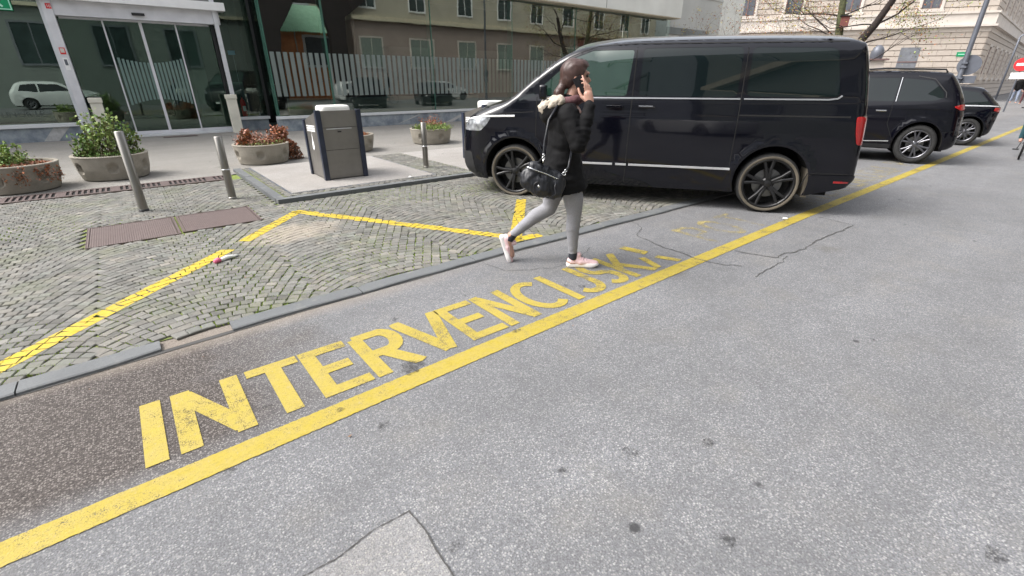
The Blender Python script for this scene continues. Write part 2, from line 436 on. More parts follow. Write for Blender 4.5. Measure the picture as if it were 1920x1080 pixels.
# far pavement on the other side of the junction
m = MB(); m.prism([(42, 2.2), (44, 3.4), (250, 5), (250, -9), (42, -9), (41.6, 0)], .001, .12)
tag(m.build('pavement', 'pavement'), 'far pavement across the junction', None, None, 'structure')

# kerb stones: long, slightly uneven slabs
ks = []; x = -6.0
while x < 9:
    L = rnd.uniform(.9, 1.3); ks.append((x, x+L-.008)); x += L
m = MB(); nseg = 12
for (a, b) in ks:
    if a < -.12 < b: b = -.16
    if a < .0 < b: a = -.02
    pts = []
    for i in range(nseg+1):
        xx = a+(b-a)*i/nseg
        e = .008*noise.noise(Vector((xx*5, 3, 1)))+.012*noise.noise(Vector((xx*1.3, 7, 1)))
        if abs(xx+.1) < .22: e += .035*(1-abs(xx+.1)/.22)
        pts.append((xx, ky(xx)+e))
    top = [(x_, ky(x_)+.145) for x_, _ in pts]
    zt = [.022+.003*noise.noise(Vector((p[0]*3, 1, 2))) for p in pts]
    vs = []
    for i in range(nseg+1):
        vs += [(pts[i][0], pts[i][1], .001), (pts[i][0], pts[i][1]+.004, zt[i]-.006), (pts[i][0], pts[i][1]+.014, zt[i]), (top[i][0], top[i][1], zt[i]), (top[i][0], top[i][1]+.002, .001)]
    fs = []
    for i in range(nseg):
        for k in range(4): fs.append((i*5+k, (i+1)*5+k, (i+1)*5+k+1, i*5+k+1))
    fs += [(4, 3, 2, 1, 0), tuple(nseg*5+k for k in range(5))]
    m.mesh(vs, fs)
tag(m.build('kerb', 'kerbstone'), 'flush dark kerb stones between cobbles and road', None, None, 'structure')
m = MB()   # dark gap where asphalt meets the kerb
xs = np.linspace(-6, 9, 240)
for a, b in zip(xs[:-1], xs[1:]):
    wa, wb = [.010+.008*noise.noise(Vector((t*4, 0, 5))) for t in (a, b)]
    m.quad((a, ky(a)-wa, .0035), (b, ky(b)-wb, .0035), (b, ky(b)+.03, .0035), (a, ky(a)+.03, .0035))
tag(m.build('kerb_gap', 'crack'), None, None, None, 'structure')

# cobbles laid in segmental arcs: every stone a small bevelled block
def inpoly(x, y, P):
    c = False; j = len(P)-1
    for i in range(len(P)):
        if (P[i][1] > y) != (P[j][1] > y) and x < (P[j][0]-P[i][0])*(y-P[i][1])/(P[j][1]-P[i][1])+P[i][0]: c = not c
        j = i
    return c
COVERS = [[(-.59, 6.05), (.22, 6.05), (.22, 6.93), (-.59, 6.93)], [(.24, 6.10), (1.05, 6.10), (1.05, 6.93), (.24, 6.93)]]
def stone_ok(x, y):
    if y < ky(x)+.15 or y > 9.12: return False
    if x > 1.38 and y > 6.80: return False
    for P in COVERS:
        if P[0][0]-.03 < x < P[1][0]+.03 and P[0][1]-.03 < y < P[2][1]+.03: return False
    return True
stones = []
def lay(x0, x1, y0, y1, ok, z, W=1.36, s=.084):
    Rr = W*.74; rise = Rr-math.sqrt(Rr*Rr-(W/2)**2); n = int(round(2*math.asin(W/2/Rr)*Rr/s)); half = math.asin(W/2/Rr)
    c0 = int(math.floor(x0/W))-1
    for c in range(c0, int(x1/W)+2):
        cx = c*W+.2; ph = .03
        k0 = int((y0-1-ph)/s)
        for k in range(k0, int((y1+1)/s)):
            yb = k*s+ph
            off = (.5 if k % 2 else 0)
            for i in range(n):
                a0 = -half+2*half*(i+off)/n; a1 = -half+2*half*(i+1+off)/n
                am = (a0+a1)/2; mx = cx+Rr*math.sin(am); my = yb+s/2+Rr*math.cos(am)-Rr+rise*.5
                if not ok(mx, my): continue
                hl = Rr*(a1-a0)/2*.94; ht = s*math.cos(am)/2*.92; ca, sa = math.cos(-am), math.sin(-am); j = .0062
                q = [(mx+u*ca-v*sa+rnd.uniform(-j, j), my+u*sa+v*ca+rnd.uniform(-j, j)) for u, v in ((-hl, -ht), (hl, -ht), (hl, ht), (-hl, ht))]
                stones.append((q, z+rnd.uniform(-.0015, .0015), (rnd.uniform(-.018, .018), rnd.uniform(-.018, .018))))
lay(-5, 9.4, 3.3, 9.2, stone_ok, .020)
# platform stones
PX0, PY0, PX1 = 1.52, 6.93, 9.5
def plat_ok(x, y):
    if not (PX0+.04 < x < PX1 and PY0+.04 < y < 9.86): return False
    if 1.68 < x < 4.02 and 7.16 < y < 9.9: return False
    if x > 4.72: return False
    return True
n_main = len(stones)
lay(1.4, 5, 6.8, 9.9, plat_ok, .070, W=.86, s=.078)
def build_stones(lst, name, label):
    vs = []; fs = []; cols = []
    for q, z, (tx, ty) in lst:
        mx = sum(p[0] for p in q)/4; my = sum(p[1] for p in q)/4; b = len(vs)
        def zz(px, py): return z+tx*(px-mx)+ty*(py-my)
        for px, py in q: vs.append((px, py, z-.016))
        for px, py in q: vs.append((px, py, zz(px, py)-.0045))
        for px, py in q: vs.append((mx+(px-mx)*.88, my+(py-my)*.88, zz(px, py)))
        for k in range(4):
            l_ = (k+1) % 4
            fs.append((b+k, b+l_, b+4+l_, b+4+k)); fs.append((b+4+k, b+4+l_, b+8+l_, b+8+k))
        fs.append((b+8, b+9, b+10, b+11))
        t = rnd.gauss(.120, .042)+.03*noise.noise(Vector((mx*.7, my*.7, 0)))
        r_ = rnd.random()
        if r_ < .05: c = (t*1.5, t*1.38, t*1.2)
        elif r_ < .2: c = (t*1.15, t*1.06, t*.92)
        elif r_ < .4: c = (t*.94, t*1.0, t*.90)
        else: c = (t*1.02, t, t*.93)
        cols += [(*c, 1)]*12
    me = bpy.data.meshes.new(name); me.from_pydata(vs, [], fs)
    ca = me.color_attributes.new('tint', 'FLOAT_COLOR', 'POINT'); ca.data.foreach_set('color', np.array(cols, dtype=np.float32).ravel())
    me.materials.append(MATS['cobble']); me.polygons.foreach_set('use_smooth', [False]*len(fs)); me.update()
    o = bpy.data.objects.new(name, me); COL.objects.link(o); return tag(o, label, None, None, 'structure')
build_stones(stones[:n_main], 'cobblestones', 'grey cobblestones laid in arcs with moss in the joints')
build_stones(stones[n_main:], 'cobblestones', 'small cobbles bordering the raised slab round the waste container')

# moss tufts in the joints
m = MB()
for q, z, _ in stones[:n_main]:
    mx, my = q[0]
    if not (-2.5 < mx < 5 and my < 7.6): continue
    dens = noise.noise(Vector((mx*.9, my*.9, 4)))*1.3+(.75 if (.1 < mx < 2.4 and my < 4.7-.2*mx) else 0)-.12
    if dens < 0: continue
    for e in ((0, 1), (0, 3)):
        if rnd.random() > .35+dens: continue
        p, r_ = Vector(q[e[0]]), Vector(q[e[1]]); c_ = sum((Vector(v) for v in q), Vector((0, 0)))/4
        for t in range(rnd.randrange(5, 13)):
            u = rnd.random(); b = p.lerp(r_, u); b = b+(b-c_).normalized()*rnd.uniform(.001, .008)
            a = rnd.uniform(0, 6.28); w2 = rnd.uniform(.003, .007); h = rnd.uniform(.016, .030)
            m.mesh([(b.x+w2*math.cos(a), b.y+w2*math.sin(a), .006), (b.x-w2*math.cos(a), b.y-w2*math.sin(a), .006), (b.x+rnd.uniform(-.006, .006), b.y+rnd.uniform(-.006, .006), h)], [(0, 1, 2)])
tag(m.build('moss', 'moss'), 'tufts of green moss growing between cobbles', None, None, 'stuff')

# cobble markings: yellow paint lying on the stone tops, split by the joints
def clip(poly, P):
    out = poly
    n = len(P)
    for i in range(n):
        ax, ay = P[i]; bx_, by = P[(i+1) % n]; inp = out; out = []
        if not inp: break
        def side(p): return (bx_-ax)*(p[1]-ay)-(by-ay)*(p[0]-ax)
        for j in range(len(inp)):
            p = inp[j]; q = inp[(j+1) % len(inp)]; sp, sq = side(p), side(q)
            if sp >= 0: out.append(p)
            if (sp >= 0) != (sq >= 0):
                t = sp/(sp-sq); out.append((p[0]+(q[0]-p[0])*t, p[1]+(q[1]-p[1])*t))
    return out
def strip(a, b, wd):
    dx, dy = b[0]-a[0], b[1]-a[1]; L = math.hypot(dx, dy); nx, ny = -dy/L*wd/2, dx/L*wd/2
    return [(a[0]-nx, a[1]-ny), (b[0]-nx, b[1]-ny), (b[0]+nx, b[1]+ny), (a[0]+nx, a[1]+ny)]
YB = [((-1.45, 3.08), (.52, 5.14)), ((.70, 5.33), (1.50, 6.25)), ((1.46, 6.27), (2.98, 3.66)), ((2.92, 3.58), (4.15, 4.95)), ((-1.6, 6.2), (-1.22, 6.1)), ((2.86, 3.60), (3.26, 3.55))]
m = MB()
for (a, b) in YB:
    P = strip(a, b, .135)
    x0, x1 = min(p[0] for p in P)-.1, max(p[0] for p in P)+.1; y0, y1 = min(p[1] for p in P)-.1, max(p[1] for p in P)+.1
    for q, z, (tx, ty) in stones[:n_main]:
        if not (x0 < q[0][0] < x1 and y0 < q[0][1] < y1): continue
        mx = sum(p[0] for p in q)/4; my = sum(p[1] for p in q)/4
        jit = rnd.uniform(-.012, .012)
        qq = [(mx+(px-mx)*.99, my+(py-my)*.99) for px, py in q]
        c = clip(qq, [(p[0]+jit, p[1]+jit) for p in P])
        if len(c) > 2: m.poly([(px, py, z+tx*(px-mx)+ty*(py-my)+.0016) for px, py in c])
tag(m.build('zigzag_marking', 'cobble_paint'), 'bright yellow painted lines crossing the cobbles', None, None, 'structure')

# painted line along the road
def ribbon(m, pts, wd, z, jag=0):
    for i in range(len(pts)-1):
        pass
    P = [Vector((p[0], p[1])) for p in pts]; L = []; Rr = []
    for i, p in enumerate(P):
        t = (P[min(i+1, len(P)-1)]-P[max(i-1, 0)]).normalized(); n_ = Vector((-t.y, t.x))
        ww = wd/2*(1+rnd.uniform(-jag, jag)); L.append(p+n_*ww); ww = wd/2*(1+rnd.uniform(-jag, jag)); Rr.append(p-n_*ww)
    vs = [(p.x, p.y, z) for p in L]+[(p.x, p.y, z) for p in Rr]; n = len(P)
    m.mesh(vs, [(i+n, i+1+n, i+1, i) for i in range(n-1)])
lx = [-6, -.73, 1.9, 6.3, 12.3, 30, 42]; ly = [1.86, 2.015, 2.06, 2.115, 2.115, 2.2, 2.3]
pts = [(x, float(np.interp(x, lx, ly))) for x in np.concatenate([np.arange(-2, 9, .012), np.arange(9, 42, .1)])]
m = MB(); ribbon(m, pts, .135, .004, .035)
tag(m.build('bay_line', 'road_paint'), 'long solid yellow line marking the edge of the bay', None, None, 'structure')

# letters: union of strokes in the ground plane
def arc(cx, cy, rx, ry, a0, a1, n=10):
    return [(cx+rx*math.cos(R(a0+(a1-a0)*i/n)), cy+ry*math.sin(R(a0+(a1-a0)*i/n))) for i in range(n+1)]
GL = {
 'I': [[(.5, 0), (.5, 1)]],
 'N': [[(.08, 0), (.08, 1)], [(.12, .93), (.88, .07)], [(.92, 0), (.92, 1)]],
 'T': [[(0, .93), (1, .93)], [(.5, 0), (.5, .93)]],
 'E': [[(.1, 0), (.1, 1)], [(.1, .93), (1, .93)], [(.1, .50), (.85, .50)], [(.1, .07), (1, .07)]],
 'R': [[(.1, 0), (.1, .92)], [(.1, .93), (.55, .93)]+arc(.6, .70, .30, .23, 80, -90, 9)+[(.1, .47)], [(.45, .47), (.95, 0)]],
 'V': [[(.0, 1), (.5, .03)], [(.5, .03), (1., 1)]],
 'C': [arc(.55, .5, .45, .43, 55, 305, 18)],
 'J': [[(.85, 1), (.85, .3)]+arc(.5, .3, .35, .23, 0, -150, 9)],
 'S': [arc(.5, .72, .38, .22, 40, 270, 12)+arc(.5, .28, .38, .22, 90, -140, 12)],
 'K': [[(.1, 0), (.1, 1)], [(.15, .42), (.9, 1)], [(.35, .58), (.95, 0)]],
 'A': [[(0, 0), (.5, .97)], [(.5, .97), (1, 0)], [(.2, .3), (.8, .3)]],
 'P': [[(.1, 0), (.1, 1)], [(.1, .93), (.55, .93)]+arc(.6, .70, .30, .23, 80, -90, 9)+[(.1, .47)]],
 'O': [arc(.5, .5, .42, .43, 0, 360, 20)],
}
def letter(m, ch, x0, x1, y0, y1, z, sw=.074):
    quads = []
    for st in GL[ch]:
        P = [Vector((x0+(x1-x0)*a, y0+(y1-y0)*b)) for a, b in st]
        for i in range(len(P)-1):
            if (P[i+1]-P[i]).length < 1e-5: continue
            d = (P[i+1]-P[i]).normalized(); n_ = Vector((-d.y, d.x))*sw/2; e = d*(sw*.12 if len(P) > 2 else 0)
            quads.append([P[i]-n_-e, P[i+1]-n_+e, P[i+1]+n_+e, P[i]+n_-e])
    # trim to the letter's box
    box = [(x0-.03, y0), (x1+.03, y0), (x1+.03, y1), (x0-.03, y1)]
    vs = []; fs = []
    for q in quads:
        c = clip([(v.x, v.y) for v in q], box)
        if len(c) < 3: continue
        b = len(vs); vs += [Vector(p) for p in c]; fs.append(list(range(b, b+len(c))))
    r = delaunay_2d_cdt(vs, [], fs, 1, 1e-6, True)
    ovs, _, ofs, _, _, orig = r
    keep = [f for f, o in zip(ofs, orig) if o]
    m.mesh([(v.x, v.y, z) for v in ovs], keep)
WORD = [('I', -.30, -.21), ('N', -.145, .13), ('T', .19, .47), ('E', .50, .76), ('R', .80, 1.08), ('V', 1.12, 1.42), ('E', 1.45, 1.73),
        ('N', 1.77, 2.02), ('C', 2.06, 2.39), ('I', 2.42, 2.50), ('J', 2.53, 2.84), ('S', 2.86, 3.10), ('K', 3.14, 3.44)]
m = MB()
for ch, a, b in WORD: letter(m, ch, a, b, 2.185, 2.725, .004, .088 if b < 1.5 else .078)
# the last A is partly gone: only its feet and a stroke remain
for q in ([(3.60, 2.76), (3.70, 2.78), (3.76, 2.52), (3.66, 2.49)], [(3.44, 2.20), (3.52, 2.20), (3.60, 2.44), (3.53, 2.47)], [(3.66, 2.38), (3.74, 2.40), (3.83, 2.19), (3.75, 2.18)]):
    m.poly([(x, y, .004) for x, y in q])
tag(m.build('road_lettering', 'letter_paint'), 'yellow painted word INTERVENCIJSKA on the asphalt', None, None, 'structure')
m = MB()
for ch, a, b in (('P', 4.55, 4.85), ('O', 4.95, 5.3), ('T', 5.4, 5.75)): letter(m, ch, a, b, 2.22, 2.8, .004)
x = 7.0
for ch in 'INTERVENCIJSKA':
    wd = .11 if ch == 'I' else .29
    letter(m, ch, x, x+wd, 2.26, 2.82, .004); x += wd+.06
x += .5
for ch in 'POT': letter(m, ch, x, x+.3, 2.26, 2.82, .004); x += .37
tag(m.build('road_lettering', 'worn_paint'), 'worn faded yellow lettering under and behind the van', None, None, 'structure')

# asphalt patch at the bottom with dirty edges, cracks
pp = [(-.25, 1.30), (.05, 1.255), (.2, 1.245), (.345, 1.27), (.50, 1.265), (.505, 1.13), (.49, .93), (.45, .6), (.45, .2), (-.3, .2)]
m = MB(); m.poly([(x, y, .003) for x, y in pp]); tag(m.build('road_patch', 'asphalt_patch'), 'paler repaired asphalt patch at the bottom of the view', None, None, 'structure')
def jag(pts, n=14, amp=.012, sd=0):
    out = []
    for (a, b) in zip(pts[:-1], pts[1:]):
        for i in range(n):
            t = i/n; p = Vector(a).lerp(Vector(b), t); o = noise.noise(Vector((p.x*9+sd, p.y*9, 2)))*amp; o2 = noise.noise(Vector((p.x*9+sd, p.y*9, 9)))*amp
            out.append((p.x+o, p.y+o2))
    out.append(pts[-1]); return out
m = MB()
ribbon(m, jag([(-.25, 1.30), (.05, 1.255), (.2, 1.245), (.345, 1.27), (.50, 1.265)], 14, .006), .0045, .006, .7)
ribbon(m, jag([(.50, 1.265), (.505, 1.13), (.49, .93), (.45, .6)], 14, .006), .005, .0062, .7)
for i, (P, wd) in enumerate([([(4.07, 2.89), (3.99, 2.49), (3.98, 2.31), (3.95, 2.09), (3.96, 1.93), (4.1, 1.75)], .012), ([(4.46, 2.0), (4.51, 1.8), (4.58, 1.62), (4.7, 1.67), (4.97, 1.59), (5.63, 1.61), (6.39, 1.57)], .014),
             ([(6.39, 1.57), (6.48, 1.97)], .013), ([(3.93, 1.55), (4.32, 1.56), (4.7, 1.6)], .009), ([(4.07, 2.89), (4.4, 3.1), (4.5, 3.28)], .008), ([(2.35, 3.0), (2.7, 2.78), (3.05, 2.82), (3.4, 2.95)], .006), ([(2.35, 3.0), (2.3, 3.3)], .006)]):
    ribbon(m, jag(P, 14, .035, i*7), wd*.75, .0055+i*.0001, .7)
tag(m.build('road_cracks', 'crack'), 'thin jagged cracks in the asphalt beside the van', None, None, 'structure')

m = MB()
for x, y, r in [(0.97, 2.16, 0.07), (0.22, 2.31, 0.022), (1.11, 1.04, 0.02), (1.76, 0.73, 0.028), (1.35, 0.41, 0.03), (2.04, -0.21, 0.035), (1.73, 2.11, 0.03), (0.63, 1.79, 0.03), (0.51, 2.04, 0.02), (3.47, 0.55, 0.02), (1.42, 0.92, 0.04), (-0.02, 1.94, 0.03), (0.55, 1.02, 0.02), (2.62, 2.35, 0.03), (2.53, 2.44, 0.02), (1.16, 2.78, 0.03), (1.77, 2.8, 0.02)]:
    n = 22; pts = []
    for k in range(n):
        a = 2*math.pi*k/n; q = r*.85*(1+.6*noise.noise(Vector((math.cos(a)*1.6+x*5, math.sin(a)*1.6+y*5, 1)))); pts.append((x+q*1.15*math.cos(a), y+q*math.sin(a), .0072))
    m.poly(pts)
tag(m.build('oil_stains', 'stain'), 'small dark gum and oil stains on the road', None, None, 'structure')
# raised platform: kerb edge, bed and concrete slab
m = MB()
def kerbrun(a, b, wd, z0, z1, n):
    a = Vector(a); b = Vector(b); d = (b-a)/n; t = d.normalized(); nn = Vector((-t.y, t.x))*wd
    for i in range(n):
        p = a+d*i+t*.003; q = a+d*(i+1)-t*.003; zt = z1+rnd.uniform(-.002, .002)
        P = [p, q, q+nn, p+nn]; c = sum(P, Vector((0, 0)))/4
        v = [(v_.x, v_.y, z0) for v_ in P]+[(v_.x, v_.y, zt-.006) for v_ in P]+[(c.x+(v_.x-c.x)*.995, c.y+(v_.y-c.y)*.995+0, zt) for v_ in P]
        m.mesh(v, [(0, 1, 5, 4), (1, 2, 6, 5), (2, 3, 7, 6), (3, 0, 4, 7), (4, 5, 9, 8), (5, 6, 10, 9), (6, 7, 11, 10), (7, 4, 8, 11), (8, 9, 10, 11)])
kerbrun((1.40, 6.80), (9.5, 6.80), .12, .0, .074, 8)
kerbrun((1.52, 6.935), (1.52, 9.9), .12, .0, .074, 3)
tag(m.build('platform_kerb', 'kerbstone'), 'low kerb round the raised platform of the waste containers', None, None, 'structure')
m = MB(); m.box(1.53, 9.5, 6.93, 9.9, .002, .058); tag(m.build('platform_bed', 'joint'), None, None, None, 'structure')
m = MB(); m.box(1.68, 4.02, 7.16, 9.88, .004, .072, bev=.004)
m.box(4.74, 9.48, 6.95, 9.88, .004, .073, bev=.004); tag(m.build('concrete_slab', 'slab_concrete'), 'pale concrete slab under the waste containers', None, None, 'structure')
m = MB(); m.box(1.645, 1.68, 7.13, 9.86, .004, .070); m.box(1.68, 4.02, 7.125, 7.155, .004, .070); m.box(4.025, 4.055, 7.13, 9.86, .004, .070)
tag(m.build('slab_frame', 'galvanised'), 'thin metal frame edging the concrete slab', None, None, 'structure')

# drain channel
dr = empty('drain_channel', (-4, 9.14, 0), 0, 'brown slotted drain channel between cobbles and pavement', 'drain')
m = MB(); m.box(0, 5.2, .02, .44, .003, .016); m.build('trough', 'black_void', dr)
m = MB(); m.box(0, 5.2, 0, .07, .004, .032); m.box(0, 5.2, .39, .46, .004, .032)
x = 0
while x < 5.15:
    for k in range(7):
        if x > 5.2: break
        m.box(x, x+.030, .0702, .3898, .017, .031); x += .068
    m.box(x, min(x+.12, 5.2), .0702, .3898, .017, .031); x += .155
m.build('grating', 'plate_rust', dr)

# inspection covers
for i, P in enumerate(COVERS):
    x0, x1, y0, y1 = P[0][0], P[1][0], P[0][1], P[2][1]
    t = empty('inspection_cover', ((x0+x1)/2, (y0+y1)/2, 0), 0, ['rusty brown ribbed metal cover in the cobbles, left one of the pair', 'rusty brown metal cover with pale scratches, right one of the pair in the cobbles'][i], 'manhole cover', 'rusty covers in the cobbles')
    a, b = (x1-x0)/2, (y1-y0)/2
    m = MB(); m.box(-a, a, -b, -b+.025, .004, .024); m.box(-a, a, b-.025, b, .004, .024); m.box(-a, -a+.025, -b+.0252, b-.0252, .004, .024); m.box(a-.025, a, -b+.0252, b-.0252, .004, .024); m.build('frame', 'plate_rust', t)
    m = MB(); m.box(-a+.03, a-.03, -b+.03, b-.03, .004, .022, bev=.002); m.build('plate', 'plate_rust', t)

# ================================================================== VEHICLES
def catmull(P, sub=6):
    """control points (x,z,r,b[,'s' sharp]); returns dense list of (x,z,r,b)"""
    out = []
    n = len(P)
    for i in range(n-1):
        p1, p2 = P[i], P[i+1]
        p0 = P[i-1] if i > 0 and len(p1) < 5 else None
        p3 = P[i+2] if i+2 < n and len(p2) < 5 else None
        a = np.array(p1[:4], float); b = np.array(p2[:4], float)
        z = np.array(p0[:4], float) if p0 is not None else 2*a-b
        y = np.array(p3[:4], float) if p3 is not None else 2*b-a
        for k in range(sub):
            t = k/sub
            q = .5*((2*a)+(-z+b)*t+(2*z-5*a+4*b-y)*t*t+(-z+3*a-3*b+y)*t**3)
            q[2:] = a[2:]*(1-t)+b[2:]*t
            out.append(q)
    out.append(np.array(P[-1][:4], float))
    return np.array(out)
def rpoly(P, r=.04, n=4):
    """rounded polygon"""
    out = []; N = len(P)
    for i in range(N):
        a, b, c = Vector(P[i-1]), Vector(P[i]), Vector(P[(i+1) % N])
        da = (a-b); dc = (c-b); rr = min(r, da.length*.45, dc.length*.45)
        p = b+da.normalized()*rr; q = b+dc.normalized()*rr
        for k in range(n+1):
            t = k/n; out.append(tuple(p.lerp(b, t).lerp(b.lerp(q, t), t)))
    return out

class Body:
    def __init__(s, top, bottom, wprof, wheels, flare=.02, crease=None):
        s.top = catmull(top); s.bottom = bottom; s.wp = wprof; s.wheels = wheels; s.flare = flare; s.crease = crease
        s.A = s.top[:-1, :2]; s.B = s.top[1:, :2]; s.ra = s.top[:-1, 2:]; s.rb = s.top[1:, 2:]
    def w(s, z):
        xs = [p[0] for p in s.wp]; ys = [p[1] for p in s.wp]
        e = .03
        return (np.interp(z-e, xs, ys)+2*np.interp(z, xs, ys)+np.interp(z+e, xs, ys))/4
    def Y(s, X, Z):
        X = np.asarray(X, float); Z = np.asarray(Z, float)
        P = np.stack([X, Z], -1)[..., None, :]
        d = s.B-s.A; L2 = (d**2).sum(-1)+1e-12
        t = np.clip(((P-s.A)*d).sum(-1)/L2, 0, 1)
        D = np.sqrt(((P-(s.A+d*t[..., None]))**2).sum(-1))
        rb = s.ra+(s.rb-s.ra)*t[..., None]
        # amount per segment, strongest wins (soft)
        r = rb[..., 0]; b = rb[..., 1]
        q = np.clip(1-D/r, 0, 1); am = b*(1-np.sqrt(np.clip(1-q*q, 0, 1)))
        y = s.w(Z)-am.max(-1)
        for (wx, wz, wr) in s.wheels:
            dd = np.hypot(X-wx, Z-wz)-wr
            u = np.clip(1-np.abs(dd-.02)/.085, 0, 1); y = y+s.flare*u*u*(3-2*u)*(Z > wz-.25)
        if s.crease:
            for (zc, wd, am_, xa, xb) in s.crease:
                u = np.clip(1-np.abs(Z-zc)/wd, 0, 1); f = np.clip((X-xa)/.25, 0, 1)*np.clip((xb-X)/.25, 0, 1)
                y = y-am_*u*u*f
        return y
    def nrm(s, X, Z):
        e = .004
        yx = (s.Y(X+e, Z)-s.Y(X-e, Z))/(2*e); yz = (s.Y(X, Z+e)-s.Y(X, Z-e))/(2*e)
        n = np.stack([-yx, np.ones_like(yx), -yz], -1); return n/np.linalg.norm(n, axis=-1, keepdims=True)
    def outline(s):
        pts = [tuple(p[:2]) for p in s.top]
        # bottom runs from front to rear with the wheel arches cut in
        bp = []
        segs = sorted(s.wheels, key=lambda q: -q[0])
        zb = s.bottom
        for wx, wz, wr in segs:
            h = math.sqrt(max(wr*wr-(wz-zb)**2, 0)); a = math.atan2(zb-wz, h)
            for k in range(25):
                th = a+(math.pi-2*a)*k/24; bp.append((wx+wr*math.cos(th), wz+wr*math.sin(th)))
            # sill in small steps
        full = [pts[-1]]
        allp = pts+bp
        dense = []
        for i in range(len(allp)):
            p, q = allp[i], allp[(i+1) % len(allp)]
            L = math.hypot(q[0]-p[0], q[1]-p[1]); n = max(1, int(L/.08))
            for k in range(n): dense.append((p[0]+(q[0]-p[0])*k/n, p[1]+(q[1]-p[1])*k/n))
        return dense

def vehicle(root, B, regions, mats, sides=(1, -1), step=.06, cap=None, name='body'):
    """regions: list of (name, polygon, material, offset)"""
    out = B.outline(); n = len(out)
    vs = [Vector(p) for p in out]; ed = [(i, (i+1) % n) for i in range(n)]
    polys = [(nm, [tuple(p) for p in P], mt, of) for nm, P, mt, of in regions]
    for nm, P, mt, of in polys:
        D = []
        for i in range(len(P)):
            p, q = P[i], P[(i+1) % len(P)]; L = math.hypot(q[0]-p[0], q[1]-p[1]); k_ = max(1, int(L/.07))
            for k in range(k_): D.append((p[0]+(q[0]-p[0])*k/k_, p[1]+(q[1]-p[1])*k/k_))
        b = len(vs); vs += [Vector(p) for p in D]; ed += [(b+i, b+(i+1) % len(D)) for i in range(len(D))]
    x0, x1 = min(p[0] for p in out), max(p[0] for p in out); z0, z1 = min(p[1] for p in out), max(p[1] for p in out)
    for x in np.arange(x0+.02, x1, step):
        for z in np.arange(z0+.01, z1, step):
            xx, zz = x+.0011*math.sin(z*91), z+.0013*math.sin(x*77)
            if inpoly(xx, zz, out): vs.append(Vector((xx, zz)))
    # denser rows close to the upper silhouette so the shoulder rounds smoothly
    for dd in (.006, .018, .035, .06, .09):
        T = B.top[:, :2]; t = np.gradient(T, axis=0); t /= np.linalg.norm(t, axis=1)[:, None]+1e-9
        for p, tt in zip(T, t):
            q = (p[0]+tt[1]*dd, p[1]-tt[0]*dd)
            q2 = (p[0]-tt[1]*dd, p[1]+tt[0]*dd)
            for c_ in (q, q2):
                if inpoly(c_[0], c_[1], out): vs.append(Vector(c_))
    ov, oe, of_, *_ = delaunay_2d_cdt(vs, ed, [], 0, 1e-4, False)
    ov = np.array([tuple(v) for v in ov]); F = []
    for f in of_:
        c = ov[list(f)].mean(0)
        if not inpoly(c[0], c[1], out): continue
        which = -1
        for i, (nm, P, mt, off) in enumerate(polys):
            if inpoly(c[0], c[1], P): which = i
        F.append((f, which))
    yy = B.Y(ov[:, 0], ov[:, 1]); nn = B.nrm(ov[:, 0], ov[:, 1])
    # normals near the silhouette: lean to the outline's own normal
    objs = {}
    def emit(facelist, nm, mt, off, parent, sgn, store=None):
        used = sorted({i for f in facelist for i in f}); mp_ = {u: k for k, u in enumerate(used)}
        co = np.stack([ov[used, 0], yy[used], ov[used, 1]], -1)+nn[used]*off; no = nn[used].copy()
        co[:, 1] *= sgn; no[:, 1] *= sgn
        fs = []
        for f in facelist:
            q = [mp_[i] for i in f]
            a, b_, c_ = (Vector(co[k]) for k in q[:3]); nrm = (b_-a).cross(c_-a)
            if nrm.y*sgn < 0: q = q[::-1]
            fs.append(q)
        me = bpy.data.meshes.new(nm); me.from_pydata([tuple(c) for c in co], [], fs); me.materials.append(MATS[mt])
        me.polygons.foreach_set('use_smooth', [True]*len(fs)); me.update()
        me.normals_split_custom_set_from_vertices([tuple(v) for v in no])
        o = bpy.data.objects.new(nm, me); COL.objects.link(o); o.parent = parent; return o
    # body = both side sheets + cap, one mesh made of joined pieces
    bodyv = []; bodyf = []; bodyn = []
    for sgn in sides:
        facelist = [f for f, w_ in F if w_ < 0]
        used = sorted({i for f in facelist for i in f}); base = len(bodyv); mp_ = {u: base+k for k, u in enumerate(used)}
        co = np.stack([ov[used, 0], yy[used]*sgn, ov[used, 1]], -1); no = nn[used].copy(); no[:, 1] *= sgn
        bodyv += [tuple(c) for c in co]; bodyn += [tuple(c) for c in no]
        for f in facelist:
            q = [mp_[i] for i in f]
            a, b_, c_ = (Vector(bodyv[k]) for k in q[:3]); nrm = (b_-a).cross(c_-a)
            if nrm.y*sgn < 0: q = q[::-1]
            bodyf.append(q)
        for i, (nm, P, mt, off) in enumerate(polys):
            fl = [f for f, w_ in F if w_ == i]
            if fl: emit(fl, nm, mt, off, root, sgn)
    # cap strips
    T = B.top; ncap = len(T); NU = 14
    E_ = B.w(T[:, 1])-T[:, 3]
    tt = np.gradient(T[:, :2], axis=0); tt /= np.linalg.norm(tt, axis=1)[:, None]+1e-9
    onr = np.stack([-tt[:, 1], tt[:, 0]], -1)      # outward for a path going rear->roof->front is +left of direction
    capmats = {}
    grid = np.zeros((ncap, NU+1, 3)); gn = np.zeros((ncap, NU+1, 3))
    for i in range(ncap):
        cr = cap['crown'](i, T[i]) if cap else .03
        for k in range(NU+1):
            u = -1+2*k/NU
            h = cr*(1-u*u); grid[i, k] = (T[i, 0]+onr[i, 0]*h, u*E_[i], T[i, 1]+onr[i, 1]*h)
            s_ = 2*cr*u/max(E_[i], .1)
            v = np.array((onr[i, 0], s_, onr[i, 1])); gn[i, k] = v/np.linalg.norm(v)
    fcap = {}
